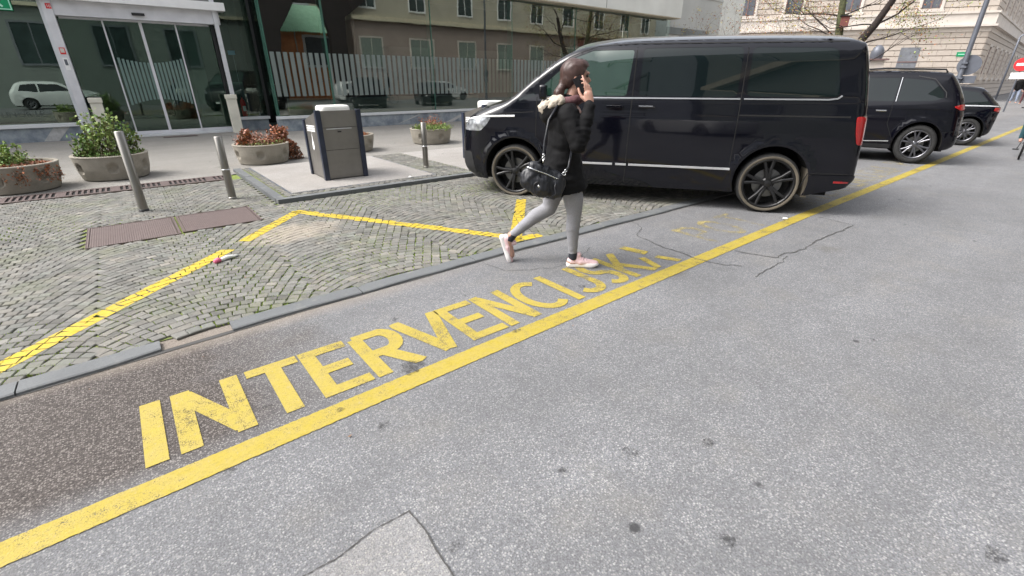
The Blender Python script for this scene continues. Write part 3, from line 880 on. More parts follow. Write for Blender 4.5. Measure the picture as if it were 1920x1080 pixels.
    for i in range(ncap-1):
        for k in range(NU):
            key = None
            if cap and cap.get('zone'): key = cap['zone'](i, T[i], (-1+2*(k+.5)/NU))
            fcap.setdefault(key, []).append((i, k))
    for key, cells in fcap.items():
        if key is None:
            base = len(bodyv)
            for i in range(ncap):
                for k in range(NU+1): bodyv.append(tuple(grid[i, k])); bodyn.append(tuple(gn[i, k]))
            for i, k in cells: bodyf.append([base+i*(NU+1)+k, base+(i+1)*(NU+1)+k, base+(i+1)*(NU+1)+k+1, base+i*(NU+1)+k+1])
        else:
            nm, mt = key; vv = []; nv = []; ff = []; mp_ = {}
            for i, k in cells:
                q = []
                for (a, b_) in ((i, k), (i+1, k), (i+1, k+1), (i, k+1)):
                    if (a, b_) not in mp_:
                        mp_[(a, b_)] = len(vv); vv.append(tuple(grid[a, b_]+gn[a, b_]*-.002)); nv.append(tuple(gn[a, b_]))
                    q.append(mp_[(a, b_)])
                ff.append(q)
            me = bpy.data.meshes.new(nm); me.from_pydata(vv, [], ff); me.materials.append(MATS[mt]); me.polygons.foreach_set('use_smooth', [True]*len(ff)); me.update()
            me.normals_split_custom_set_from_vertices(nv)
            o = bpy.data.objects.new(nm, me); COL.objects.link(o); o.parent = root
    me = bpy.data.meshes.new(name); me.from_pydata(bodyv, [], bodyf); me.materials.append(MATS[mats['body']])
    me.polygons.foreach_set('use_smooth', [True]*len(bodyf)); me.update(); me.normals_split_custom_set_from_vertices(bodyn)
    o = bpy.data.objects.new(name, me); COL.objects.link(o); o.parent = root
    # underside and wheel housings, black
    m = MB(); wr = B.wheels[0][2]; xs_ = sorted([w_[0] for w_ in B.wheels]); zb = B.bottom; wmax = float(B.w(zb+.1))
    m.box(x0+.15, x1-.25, -wmax+.36, wmax-.36, zb-.05, zb+.55)
    m.box(xs_[0]+wr+.03, xs_[1]-wr-.03, -wmax+.03, wmax-.03, zb+.01, zb+.5)
    for (wx, wz, r_) in B.wheels:
        for sgn in sides:
            prof = []
            for k in range(21):
                th = math.pi*k/20-.15*(1-2*k/20); prof.append((wx+(r_+.012)*math.cos(th), wz+(r_+.012)*math.sin(th)))
            ya, yb = sgn*(wmax-.36), sgn*(wmax-.012)
            v = [(p[0], ya, p[1]) for p in prof]+[(p[0], yb, p[1]) for p in prof]; N = len(prof)
            m.mesh(v, [(k, k+1, k+1+N, k+N) for k in range(N-1)]+[tuple(range(N))])
    m.build('underbody', 'black_void', root)
    return o

def surf_ribbon(root, B, pts, wd, off, mat, name, sides=(1,), parent=None):
    P = []
    for a, b in zip(pts[:-1], pts[1:]):
        L = math.hypot(b[0]-a[0], b[1]-a[1]); n = max(1, int(L/.05))
        for k in range(n): P.append((a[0]+(b[0]-a[0])*k/n, a[1]+(b[1]-a[1])*k/n))
    P.append(pts[-1]); P = np.array(P, float)
    t = np.gradient(P, axis=0); t /= np.linalg.norm(t, axis=1)[:, None]+1e-9; nn = np.stack([-t[:, 1], t[:, 0]], -1)*wd/2
    for sgn in sides:
        m = MB(); m.smooth = True
        rows = []
        for q, o_ in ((P-nn, -.002), (P-nn*.7, off), (P+nn*.7, off), (P+nn, -.002)):
            y = B.Y(q[:, 0], q[:, 1])+o_; rows.append([(a, sgn*c, b) for (a, b), c in zip(q, y)])
        N = len(P)
        for r0, r1 in zip(rows[:-1], rows[1:]):
            m.mesh(r0+r1, [((k, k+1, k+1+N, k+N) if sgn < 0 else (k+N, k+1+N, k+1, k)) for k in range(N-1)])
        m.build(name, mat, parent or root)

def wheel(root, x, y, r, rim_r, wd, spokes, rimmat, side=1, double=True, tyre='tyre', ring=None, rot=0.):
    t = bpy.data.objects.new('wheel', None); COL.objects.link(t); t.parent = root; t.location = (x, y, r)
    t.rotation_euler = (0, rot, 0)
    s = side
    m = MB(); m.smooth = True
    m.lathe([(rim_r-.005, s*(-.01)), (rim_r+.012, s*.004), (rim_r+(r-rim_r)*.45, s*.010), (r-.03, s*0.0), (r-.012, s*-.018), (r, s*-.045), (r, -s*(wd-.05)), (r-.02, -s*(wd-.01)), (rim_r, -s*wd)], 56, axis='y')
    ty = m.build('tyre', tyre, t)
    if ring:
        m = MB(); m.smooth = True
        m.lathe([(rim_r+.006, s*.0055), (rim_r+.014, s*.0095), (rim_r+(r-rim_r)*.45, s*.0135), (rim_r+(r-rim_r)*.58, s*.0105)], 56, axis='y'); m.build('dirt_ring', ring, t)
    m = MB(); m.smooth = True
    m.lathe([(rim_r-.004, s*-.02), (rim_r+.004, s*.003), (rim_r-.006, s*.006), (rim_r-.022, s*-.004), (rim_r-.03, s*-.03), (rim_r-.04, -s*.11), (rim_r-.03, -s*(wd-.02))], 56, axis='y')
    m.lathe([(.001, s*-.015), (.034, s*-.016), (.05, s*-.026), (.075, s*-.03), (.078, -s*.09)], 24, axis='y')
    m.smooth = False
    for k in range(spokes):
        a = 2*math.pi*k/spokes+math.pi/2
        subs = [(-.13, -.30), (.13, .30)] if double else [(0, 0)]
        for a0, a1 in subs:
            sa, ea = a+a0*.55, a+a1*(1 if double else 0)
            h0, h1 = (.019*rim_r/.28, .016*rim_r/.28) if double else (.02, .014)
            p0 = Vector((math.cos(a+a0*1.2)*.05, math.sin(a+a0*1.2)*.05)); p1 = Vector((math.cos(a+a0*1.0)*rim_r*.55, math.sin(a+a0*1.0)*rim_r*.55)); p2 = Vector((math.cos(a+a1*.62)*(rim_r-.02), math.sin(a+a1*.62)*(rim_r-.02)))
            prev = None
            for (pa, pb, wa, wb, da, db) in ((p0, p1, h0, h0*.85, -.022, -.012), (p1, p2, h0*.85, h1, -.012, -.008)):
                d = (pb-pa).normalized(); nn = Vector((-d.y, d.x)); vs = []
                for (p, w_, dep) in ((pa, wa, da), (pb, wb, db)):
                    for sg, dy in ((-1, -.035), (-1, 0), (-.5, .006), (.5, .006), (1, 0), (1, -.035)):
                        q = p+nn*w_*sg; vs.append((q.x, s*(dep+dy), q.y))
                fs = [(i, i+1, i+7, i+6) for i in range(5)]+[(5, 4, 3, 2, 1, 0), (6, 7, 8, 9, 10, 11)]
                m.mesh(vs, fs)
    m.build('rim', rimmat, t)
    m = MB(); m.lathe([(.06, -s*.085), (rim_r*.58, -s*.085), (rim_r*.58, -s*.10)], 40, axis='y'); m.build('brake_disc', 'disc_steel', t)
    m = MB(); m.lathe([(.0, -s*.13), (rim_r, -s*.13)], 24, axis='y'); m.build('hub_back', 'black_void', t)
    return t

# ---- the black van
VP = Vector((6.151, 2.522)); VA = R(125.44)
left = Vector((-math.sin(VA), math.cos(VA)))
vloc = VP-left*.945
van = empty('van', (vloc.x, vloc.y, 0), VA, 'long black passenger van with black wheels parked across the kerb behind the walking woman', 'van')
rr, rb_ = .24, .10
VB = Body(top=[(-.86, .36, .12, .06), (-.92, .46, .12, .06), (-.925, .58, .14, .08), (-.91, .85, .13, .08), (-.88, 1.2, .13, .09), (-.82, 1.6, .13, .09), (-.74, 1.90, .12, .10), (-.67, 1.955, .14, .12), (-.53, 1.982, .20, .14), (0, 2.0, rr, .16), (1.0, 2.01, rr, .16), (1.85, 2.0, rr, .16), (2.22, 1.97, rr, .16),
               (2.48, 1.925, .12, .11), (2.75, 1.80, .085, .085), (3.08, 1.565, .07, .075), (3.34, 1.355, .07, .07), (3.48, 1.275, .09, .09), (3.70, 1.215, .14, .13), (3.93, 1.13, .22, .20), (4.05, 1.045, .30, .26), (4.12, .93, .38, .32), (4.16, .75, .42, .33), (4.17, .50, .42, .33), (4.12, .34, .36, .30), (4.0, .24, .3, .26)],
          bottom=.24, wprof=[(.2, .915), (.34, .94), (.50, .95), (.56, .953), (.95, .955), (1.14, .952), (1.175, .940), (1.32, .925), (1.37, .905), (1.9, .825), (2.1, .77)],
          wheels=[(0, .40, .425), (3.30, .40, .425)], flare=.022)
W_front = rpoly([(1.84, 1.372), (1.79, 1.90), (2.30, 1.90), (2.56, 1.80), (2.99, 1.44), (2.97, 1.372)], .04)
W_tri = rpoly([(3.02, 1.36), (3.04, 1.42), (3.28, 1.31), (3.26, 1.29)], .02)
W_mid = rpoly([(.54, 1.372), (.54, 1.915), (1.68, 1.915), (1.69, 1.372)], .05)
W_rear = rpoly([(-.55, 1.375), (-.44, 1.89), (.44, 1.91), (.44, 1.375)], .07)
lampP = rpoly([(3.64, 1.09), (3.98, 1.075), (4.12, .96), (4.11, .90), (3.80, .905), (3.70, 1.0)], .03)
tailP = rpoly([(-.93, .86), (-.91, 1.17), (-.755, 1.17), (-.785, 1.0), (-.83, .86)], .03)
bumpR = [(-.96, .25), (-.96, .50), (-.90, .51), (-.42, .50), (-.42, .25)]
bumpF = rpoly([(4.18, .30), (4.18, .60), (3.96, .62), (3.90, .30)], .04)
def vcrown(i, T): return .085 if T[1] > 1.9 else (.06 if T[0] > 2.3 else .02)
def vzone(i, T, u):
    if 2.30 < T[0] < 3.36 and T[1] > 1.3 and abs(u) < .93: return ('windscreen', 'cab_glass')
    if T[0] < -.80 and 1.25 < T[1] < 1.85 and abs(u) < .85: return ('rear_window', 'car_glass')
    if T[0] > 4.0 and .55 < T[1] < .98 and abs(u) < .9: return ('grille', 'black_plastic')
vehicle(van, VB, [('side_window', W_front, 'cab_glass', -.003), ('quarter_glass', W_tri, 'car_glass', -.002), ('side_window', W_mid, 'car_glass', -.002), ('side_window', W_rear, 'car_glass', -.002),
                  ('headlight', lampP, 'lamp_clear', .002), ('tail_light', tailP, 'tail_red', .006), ('rear_bumper', bumpR, 'car_black', .012), ('front_bumper', bumpF, 'black_plastic', .002)], {'body': 'car_black'}, cap={'crown': vcrown, 'zone': vzone})
S2 = (1, -1)
surf_ribbon(van, VB, [(2.90, 1.348), (.50, 1.348)], .019, .010, 'trim_dim', 'window_trim', S2)
surf_ribbon(van, VB, [(.46, 1.348), (-.44, 1.348), (-.53, 1.36), (-.57, 1.39)], .019, .010, 'trim_dim', 'window_trim', S2)
surf_ribbon(van, VB, [(2.84, .528), (1.94, .528)], .030, .014, 'trim_silver', 'side_strip', S2)
surf_ribbon(van, VB, [(1.90, .528), (1.76, .528)], .030, .014, 'trim_silver', 'side_strip', S2)
surf_ribbon(van, VB, [(1.73, .528), (.48, .528)], .030, .014, 'trim_silver', 'side_strip', S2)
surf_ribbon(van, VB, [(4.03, 1.052), (3.75, 1.098), (3.30, 1.11)], .026, .008, 'sign_white', 'lamp_strip', S2)
for P in ([(1.77, .30), (1.76, 1.93)], [(.49, .50), (.49, 1.95)], [(2.86, .30), (2.88, .62), (3.0, .85), (3.0, 1.35)], [(-.55, 1.955), (1.80, 1.97)],
          [(1.80, 1.97), (2.25, 1.95), (2.60, 1.82), (3.0, 1.53)], [(3.04, 1.17), (3.66, 1.12)], [(-.36, .34), (-.4, .515), (-.88, .525)]):
    surf_ribbon(van, VB, P, .013, .0012, 'black_void', 'panel_gap', S2)
surf_ribbon(van, VB, [(-.70, 1.165), (.48, 1.165)], .024, .0012, 'black_void', 'slide_rail', S2)
for hx in (1.88, 1.48):      # door handles
    for sgn in (1,):
        y0 = float(VB.Y(hx, 1.235)); h = MB()
        h.box(hx-.01, hx+.20, y0+.018, y0+.034, 1.232, 1.262, bev=.006)
        h.box(hx-.008, hx+.03, y0-.01, y0+.020, 1.236, 1.258); h.box(hx+.16, hx+.19, y0-.01, y0+.020, 1.236, 1.258)
        ho = h.build('door_handle', 'car_black', van)
        h = MB(); h.box(hx+.02, hx+.19, y0+.0345, y0+.037, 1.254, 1.261); h.build('handle_strip', 'chrome', ho)
surf_ribbon(van, VB, [(-.70, .425), (-.90, .425)], .03, .016, 'tail_red', 'reflector', S2)
h = MB(); h.smooth = True
for sgn in (1,):
    h.box(2.84, 2.94, .99, 1.10, 1.33, 1.50, bev=.03); h.box(2.86, 2.90, .90, 1.02, 1.33, 1.37, bev=.01)
h.build('wing_mirror', 'car_black', van)
h = MB(); h.box(3.86, 4.02, .72, .76, .36, .40, bev=.01); h.build('fog_lamp', 'lamp_clear', van)
h = MB(); h.box(-.46, -.40, .66, .93, .22, .56, bev=.01); h.build('mud_flap', 'tyre_dirty', van)
for x_ in (0, 3.30):
    wheel(van, x_, .945, .365, .300, .25, 5, 'black_rim', 1, True, 'tyre', 'tyre_dirty' , rot=.35 if x_ else .12)
    wheel(van, x_, -.945, .365, .300, .25, 5, 'black_rim', -1, True, 'tyre')
h = MB(); h.box(4.245, 4.262, -.26, .26, .42, .53); h.build('number_plate', 'sign_white', van)

# ---- dark SUV behind it
def sq(P, k): return [((p[0]*k if p[0] < 0 else p[0]),)+tuple(p[1:]) for p in P]
def suv():
    A = R(110); lf = Vector((-math.sin(A), math.cos(A))); P = Vector((12.36, 2.44))-lf*.965
    root = empty('parked_car', (P.x, P.y, 0), A, 'dark navy sport utility car with silver multi-spoke wheels parked right behind the van', 'car', 'dark cars parked behind the van'); root.scale = (.90, 1, 1)
    B = Body(top=sq([(-.80, .30, .2, .16), (-.90, .38, .2, .18), (-.93, .55, .25, .22), (-.92, .80, .3, .26), (-.88, 1.02, .3, .28), (-.80, 1.22, .22, .24), (-.62, 1.45, .16, .16), (-.42, 1.64, .12, .13), (-.28, 1.685, .11, .13), (.2, 1.715, .12, .14), (.9, 1.73, .12, .14), (1.5, 1.70, .12, .14), (1.85, 1.60, .10, .12), (2.4, 1.26, .09, .1), (2.7, 1.12, .12, .12), (3.3, 1.04, .2, .18), (3.65, .93, .3, .26), (3.83, .75, .36, .34), (3.86, .5, .36, .34), (3.78, .32, .3, .3), (3.7, .28, .3, .28)], .76),
             bottom=.28, wprof=[(.25, .93), (.40, .97), (.6, .985), (.9, .985), (1.05, .97), (1.14, .94), (1.25, .90), (1.62, .78), (1.8, .72)],
             wheels=[(0, .38, .43), (2.975, .38, .43)], flare=.025)
    reg = [('side_window', rpoly(sq([(.62, 1.17), (.60, 1.60), (1.40, 1.61), (1.62, 1.55), (1.62, 1.17)], .76), .04), 'car_glass', -.002),
           ('side_window', rpoly(sq([(-.30, 1.24), (-.28, 1.33), (.02, 1.55), (.54, 1.60), (.56, 1.17), (-.1, 1.19)], .76), .04), 'car_glass', -.002),
           ('side_window', rpoly(sq([(1.68, 1.17), (1.68, 1.53), (1.82, 1.49), (2.33, 1.18)], .76), .03), 'car_glass', -.002),
           ('tail_light', rpoly(sq([(-.98, 1.02), (-.90, 1.13), (-.72, 1.13), (-.56, 1.09), (-.72, 1.03)], .76), .03), 'tail_red', .006),
           ('sill_cladding', [(.45, .27), (.45, .36), (2.5, .36), (2.5, .27)], 'black_plastic', .006)]
    vehicle(root, B, reg, {'body': 'car_navy'}, cap={'crown': lambda i, T: .04, 'zone': lambda i, T, u: ('rear_window', 'car_glass') if (-.60 < T[0] < -.34 and 1.2 < T[1] < 1.63 and abs(u) < .85) else (('windscreen', 'car_glass') if (1.7 < T[0] < 2.42 and T[1] > 1.22 and abs(u) < .9) else (('tail_light', 'tail_red') if (T[0] < -.64 and .98 < T[1] < 1.1 and abs(u) > .55) else None))})
    surf_ribbon(root, B, [(-.26, 1.25), (-.24, 1.34), (.0, 1.575), (.3, 1.63)], .022, .006, 'black_plastic', 'window_trim', (1, -1))
    surf_ribbon(root, B, [(.58, 1.17), (.57, 1.61)], .016, .006, 'trim_silver', 'pillar_trim', (1,))
    surf_ribbon(root, B, [(1.65, 1.17), (1.65, 1.57)], .03, .006, 'black_plastic', 'pillar_trim', (1,))
    surf_ribbon(root, B, [(-.62, .96), (-.2, 1.04), (1.2, 1.04), (2.6, 1.0)], .02, .006, 'car_navy', 'body_line', (1, -1))
    for P_ in ([(.45, .45), (.62, .75), (.62, 1.16)], [(1.66, .36), (1.66, 1.16)], [(-.40, .62), (-.68, .66)]): surf_ribbon(root, B, P_, .012, .001, 'black_void', 'panel_gap', (1, -1))
    surf_ribbon(root, B, [(.5, .42), (1.6, .38), (2.4, .40)], .018, .014, 'trim_silver', 'sill_trim', (1,))
    m = MB(); y0 = float(B.Y(.75, 1.02)); m.box(.70, .90, y0+.01, y0+.035, .985, 1.01, bev=.006); m.build('door_handle', 'chrome', root)
    for s in (1, -1):
        m = MB(); m.smooth = True; m.tube([(-.19, s*.64, 1.69), (-.15, s*.645, 1.745), (.9, s*.655, 1.775), (1.5, s*.65, 1.745), (1.6, s*.645, 1.70)], .016); m.build('roof_rail', 'black_plastic', root)
    for x_ in (0, 2.975):
        wheel(root, x_, .965, .375, .270, .27, 6, 'silver_rim', 1, True, rot=.1); wheel(root, x_, -.965, .375, .275, .27, 10, 'silver_rim', -1, True)
    return root
suv()
def wagon():
    A = R(108); lf = Vector((-math.sin(A), math.cos(A))); P = Vector((16.98, 2.44))-lf*.90
    root = empty('parked_car', (P.x, P.y, 0), A, 'black estate car with a bright waistline strip, farthest of the parked row', 'car', 'dark cars parked behind the van'); root.scale = (.90, 1, 1)
    B = Body(top=sq([(-.68, .27, .18, .14), (-.76, .34, .2, .16), (-.80, .50, .25, .2), (-.83, .72, .28, .24), (-.84, .92, .24, .24), (-.72, 1.02, .16, .18), (-.30, 1.30, .12, .13), (-.05, 1.385, .1, .12), (.4, 1.42, .11, .13), (1.1, 1.43, .11, .13), (1.5, 1.38, .1, .12), (2.2, 1.04, .1, .1), (3.0, .92, .2, .2), (3.4, .80, .3, .28), (3.58, .62, .34, .32), (3.58, .4, .34, .32), (3.48, .26, .3, .28)], .72),
             bottom=.24, wprof=[(.2, .86), (.35, .90), (.6, .915), (.85, .91), (.95, .88), (1.05, .85), (1.4, .72), (1.5, .68)], wheels=[(0, .34, .385), (2.85, .34, .385)], flare=.02)
    reg = [('side_window', rpoly(sq([(-.50, 1.0), (-.02, 1.28), (.34, 1.33), (.36, .98)], .72), .03), 'car_glass', -.002),
           ('side_window', rpoly(sq([(.42, .98), (.40, 1.33), (1.12, 1.34), (1.14, .98)], .72), .03), 'car_glass', -.002),
           ('side_window', rpoly(sq([(1.2, .98), (1.18, 1.33), (1.40, 1.31), (1.95, 1.0)], .72), .03), 'car_glass', -.002),
           ('tail_light', rpoly(sq([(-.88, .80), (-.88, .92), (-.62, .93), (-.6, .86)], .72), .02), 'tail_red', .005)]
    vehicle(root, B, reg, {'body': 'car_black'}, cap={'crown': lambda i, T: .04, 'zone': lambda i, T, u: ('rear_window', 'car_glass') if (-.50 < T[0] < -.14 and T[1] > 1.02 and abs(u) < .88) else (('windscreen', 'car_glass') if (1.55 < T[0] < 2.15 and T[1] > 1.06 and abs(u) < .9) else None)})
    surf_ribbon(root, B, [(-.56, .955), (-.32, .968), (1.9, .965)], .030, .006, 'trim_silver', 'waist_strip', (1, -1))
    surf_ribbon(root, B, [(.38, .4), (.38, .95)], .012, .001, 'black_void', 'panel_gap', (1,))
    for x_ in (0, 2.85):
        wheel(root, x_, .90, .335, .235, .23, 7, 'silver_rim', 1, True); wheel(root, x_, -.90, .335, .235, .23, 7, 'silver_rim', -1, True)
    return root
wagon()
def hatch(x, y, rz, label):
    root = empty('parked_car', (x, y, 0), rz, label, 'car', 'pale cars parked across the street')
    B = Body(top=[(-.70, .26, .18, .14), (-.80, .45, .25, .2), (-.80, .85, .24, .2), (-.66, 1.1, .14, .16), (-.40, 1.40, .12, .13), (.1, 1.46, .12, .14), (1.0, 1.47, .12, .14), (1.5, 1.36, .1, .12), (2.1, 1.04, .1, .1), (2.7, .94, .2, .2), (3.1, .78, .3, .28), (3.2, .5, .34, .32), (3.1, .26, .3, .28)],
             bottom=.24, wprof=[(.2, .84), (.5, .88), (.85, .88), (.95, .85), (1.4, .70), (1.5, .66)], wheels=[(0, .32, .36), (2.55, .32, .36)], flare=.02)
    reg = [('side_window', rpoly([(-.35, 1.0), (-.2, 1.32), (.42, 1.37), (.44, .96)], .04), 'car_glass', -.002), ('side_window', rpoly([(.5, .96), (.5, 1.37), (1.32, 1.34), (1.9, .98)], .04), 'car_glass', -.002)]
    vehicle(root, B, reg, {'body': 'car_white'}, step=.12, cap={'crown': lambda i, T: .04, 'zone': lambda i, T, u: ('windscreen', 'car_glass') if (1.55 < T[0] < 2.1 and T[1] > 1.05 and abs(u) < .9) else None})
    for x_ in (0, 2.55):
        wheel(root, x_, .87, .315, .21, .2, 7, 'silver_rim', 1, False); wheel(root, x_, -.87, .315, .21, .2, 7, 'silver_rim', -1, False)
    return root
hc = hatch(14.2, -3.4, 0, 'white car parked across the street, mirrored in the middle of the glass front')
for x_, l_ in ((21.5, 'white car parked across the street, mirrored farthest right in the glass'), (-3.6, 'white car parked across the street, mirrored left of the sliding doors')):
    c_ = copy_tree(hc); c_.location.x = x_; c_['label'] = l_

# ================================================================== STREET FURNITURE
def bollard(x, y, z, h, ring, lean, label):
    t = empty('bollard', (x, y, z), 0, label, 'bollard', 'stainless steel bollards'); t.rotation_euler = (lean[0], lean[1], .3)
    m = MB(); m.smooth = True; r = .05
    if ring:
        m.lathe([(r, 0), (r, h*.48)], 32); m.lathe([(r, h*.49), (r, h-.006), (r-.006, h), (.0, h)], 32)
        m.build('post', 'steel', t)
        m = MB(); m.smooth = True; m.lathe([(r+.001, h*.478), (r+.004, h*.48), (r+.004, h*.492), (r+.001, h*.494)], 32); m.build('collar', 'chrome', t)
    else:
        m.lathe([(r, 0), (r, h-.006), (r-.006, h), (.0, h)], 32); m.build('post', 'steel', t)
    m = MB(); m.smooth = True; m.lathe([(r+.006, 0), (r+.006, .03), (r+.001, .034)], 32); m.build('base_ring', 'dark_metal' if not ring else 'steel', t)
bollard(-.04, 7.50, .015, .98, False, (0, R(.3)), 'tall plain steel bollard in front of the bushy green planter')
bollard(.98, 7.55, .015, .85, True, (0, 0), 'steel bollard with a middle ring at the corner of the raised platform')
bollard(4.26, 7.86, .065, .80, True, (0, 0), 'steel bollard with a middle ring on the platform cobbles near the van')

def waste(x, y, rz, label):
    t = empty('waste_container', (x, y, .072), rz, label, 'waste bin', 'underground waste container inlets')
    # origin at the near corner of the front face; front runs +x, side runs +y
    W_, D_, H_ = .64, .73, 1.05; tp = .075
    def corner(i, z):      # tapered: narrower at the top on the street side
        k = z/H_
        return [(0-0*k, 0+.02*k), (W_-.0*k, 0+.02*k), (W_, D_-.02*k), (0, D_-.02*k)][i]
    m = MB(); m.prism([(.03, .03), (W_-.03, .03), (W_-.03, D_-.03), (.03, D_-.03)], .012, H_-.20)
    m.build('core', 'dark_metal', t)
    def panel(a, b, z0, z1a, z1b, off, nm, mt, split=()):
        # a, b plan points; outward offset
        d = Vector((b[0]-a[0], b[1]-a[1])).normalized(); n_ = Vector((d.y, -d.x))*off
        m = MB(); A_ = Vector(a)+n_; B_ = Vector(b)+n_; th = -n_.normalized()*.012
        zs = [z0]+list(split)+[None]
        for i in range(len(zs)-1):
            za = zs[i]+(.003 if i else 0); zb = zs[i+1]
            ta, tb = (zb-.003, zb-.003) if zb is not None else (z1a, z1b)
            q = [(A_.x, A_.y, za), (B_.x, B_.y, za), (B_.x, B_.y, tb), (A_.x, A_.y, ta)]
            q2 = [(p[0]+th.x, p[1]+th.y, p[2]) for p in q]
            m.mesh(q+q2, [(0, 1, 2, 3), (7, 6, 5, 4), (0, 4, 5, 1), (1, 5, 6, 2), (2, 6, 7, 3), (3, 7, 4, 0)])
        return m.build(nm, mt, t)
    panel((.03, 0), (W_-.03, 0), .015, H_, H_, .012, 'front_panel', 'bin_steel', (.46, .80))
    panel((0, D_-.03), (0, .03), .015, H_-.17, H_-.005, .012, 'side_panel', 'bin_steel')
    panel((W_, .03), (W_, D_-.03), .015, H_-.005, H_-.17, .012, 'side_panel', 'bin_steel')
    panel((W_-.03, D_), (.03, D_), .015, H_-.17, H_-.17, .012, 'back_panel', 'bin_steel')
    m = MB(); m.mesh([(.0, -.01, H_), (W_, -.01, H_), (W_, D_, H_-.17), (0, D_, H_-.17), (.0, -.01, H_-.02), (W_, -.01, H_-.02), (W_, D_, H_-.19), (0, D_, H_-.19)], [(0, 1, 2, 3), (7, 6, 5, 4), (0, 4, 5, 1), (1, 5, 6, 2), (2, 6, 7, 3), (3, 7, 4, 0)])
    m.build('top_panel', 'bin_steel', t)
    for (px, py, dh) in ((0, 0, 0), (W_, 0, 0), (0, D_, -.17), (W_, D_, -.17)):
        m = MB(); a = .034; m.box(px-a-.006, px+a+.006 if px == 0 else px+a, py-a-.012, py+a, .0, H_+dh+.012, bev=.010)
        m.build('corner_post', 'navy_metal', t)
    m = MB(); m.box(.10, W_-.14, -.022, -.0125, H_-.275, H_-.262); m.build('slot_edge', 'trim_silver', t)
    m = MB(); m.box(.27, .33, -.018, -.0125, H_-.325, H_-.305, bev=.002); m.build('lock', 'dark_metal', t)
    # white rounded lid on top
    m = MB(); P = rpoly([(.08, .05), (W_-.08, .05), (W_-.08, D_-.33), (.08, D_-.33)], .10, 6)
    n_ = len(P); cx_, cy_ = W_/2, D_/2-.14
    rings = []
    for (k, z_) in ((1, 0), (1.0, .05), (.97, .075), (.88, .09)):
        rings.append([(cx_+(px-cx_)*k, cy_+(py-cy_)*k, H_-.02+z_+(.0 if z_ else -.10)) for px, py in P])
    v = sum(rings, []); m.mesh(v, [(r_*n_+i, r_*n_+(i+1) % n_, (r_+1)*n_+(i+1) % n_, (r_+1)*n_+i) for r_ in range(3) for i in range(n_)]+[tuple(3*n_+i for i in range(n_))])
    m.build('lid', 'white_enamel', t)
    # pictogram sticker: white drop and notice on the side panel
    m = MB()
    sh = [(.0, .24), (.02, .10), (.055, .02), (.05, -.04), (0, -.07), (-.05, -.04), (-.055, .02), (-.02, .10)]
    m.poly([(-.0135, .42-a, .50+b) for a, b in sh][::-1])
    for k, zz in enumerate((.80, .765, .73)):
        m.quad((-.0137, .20, zz), (-.0137, .20, zz+.026), (-.0137, .64, zz+.012), (-.0137, .64, zz-.012))
    m.build('sticker', 'sign_white', t)
    return t
waste(2.40, 7.77, R(-1), 'steel waste container with navy corner posts and white lid on the pale slab')
waste(5.45, 7.62, R(-1), 'stainless steel waste container mostly hidden behind the nose of the black van')

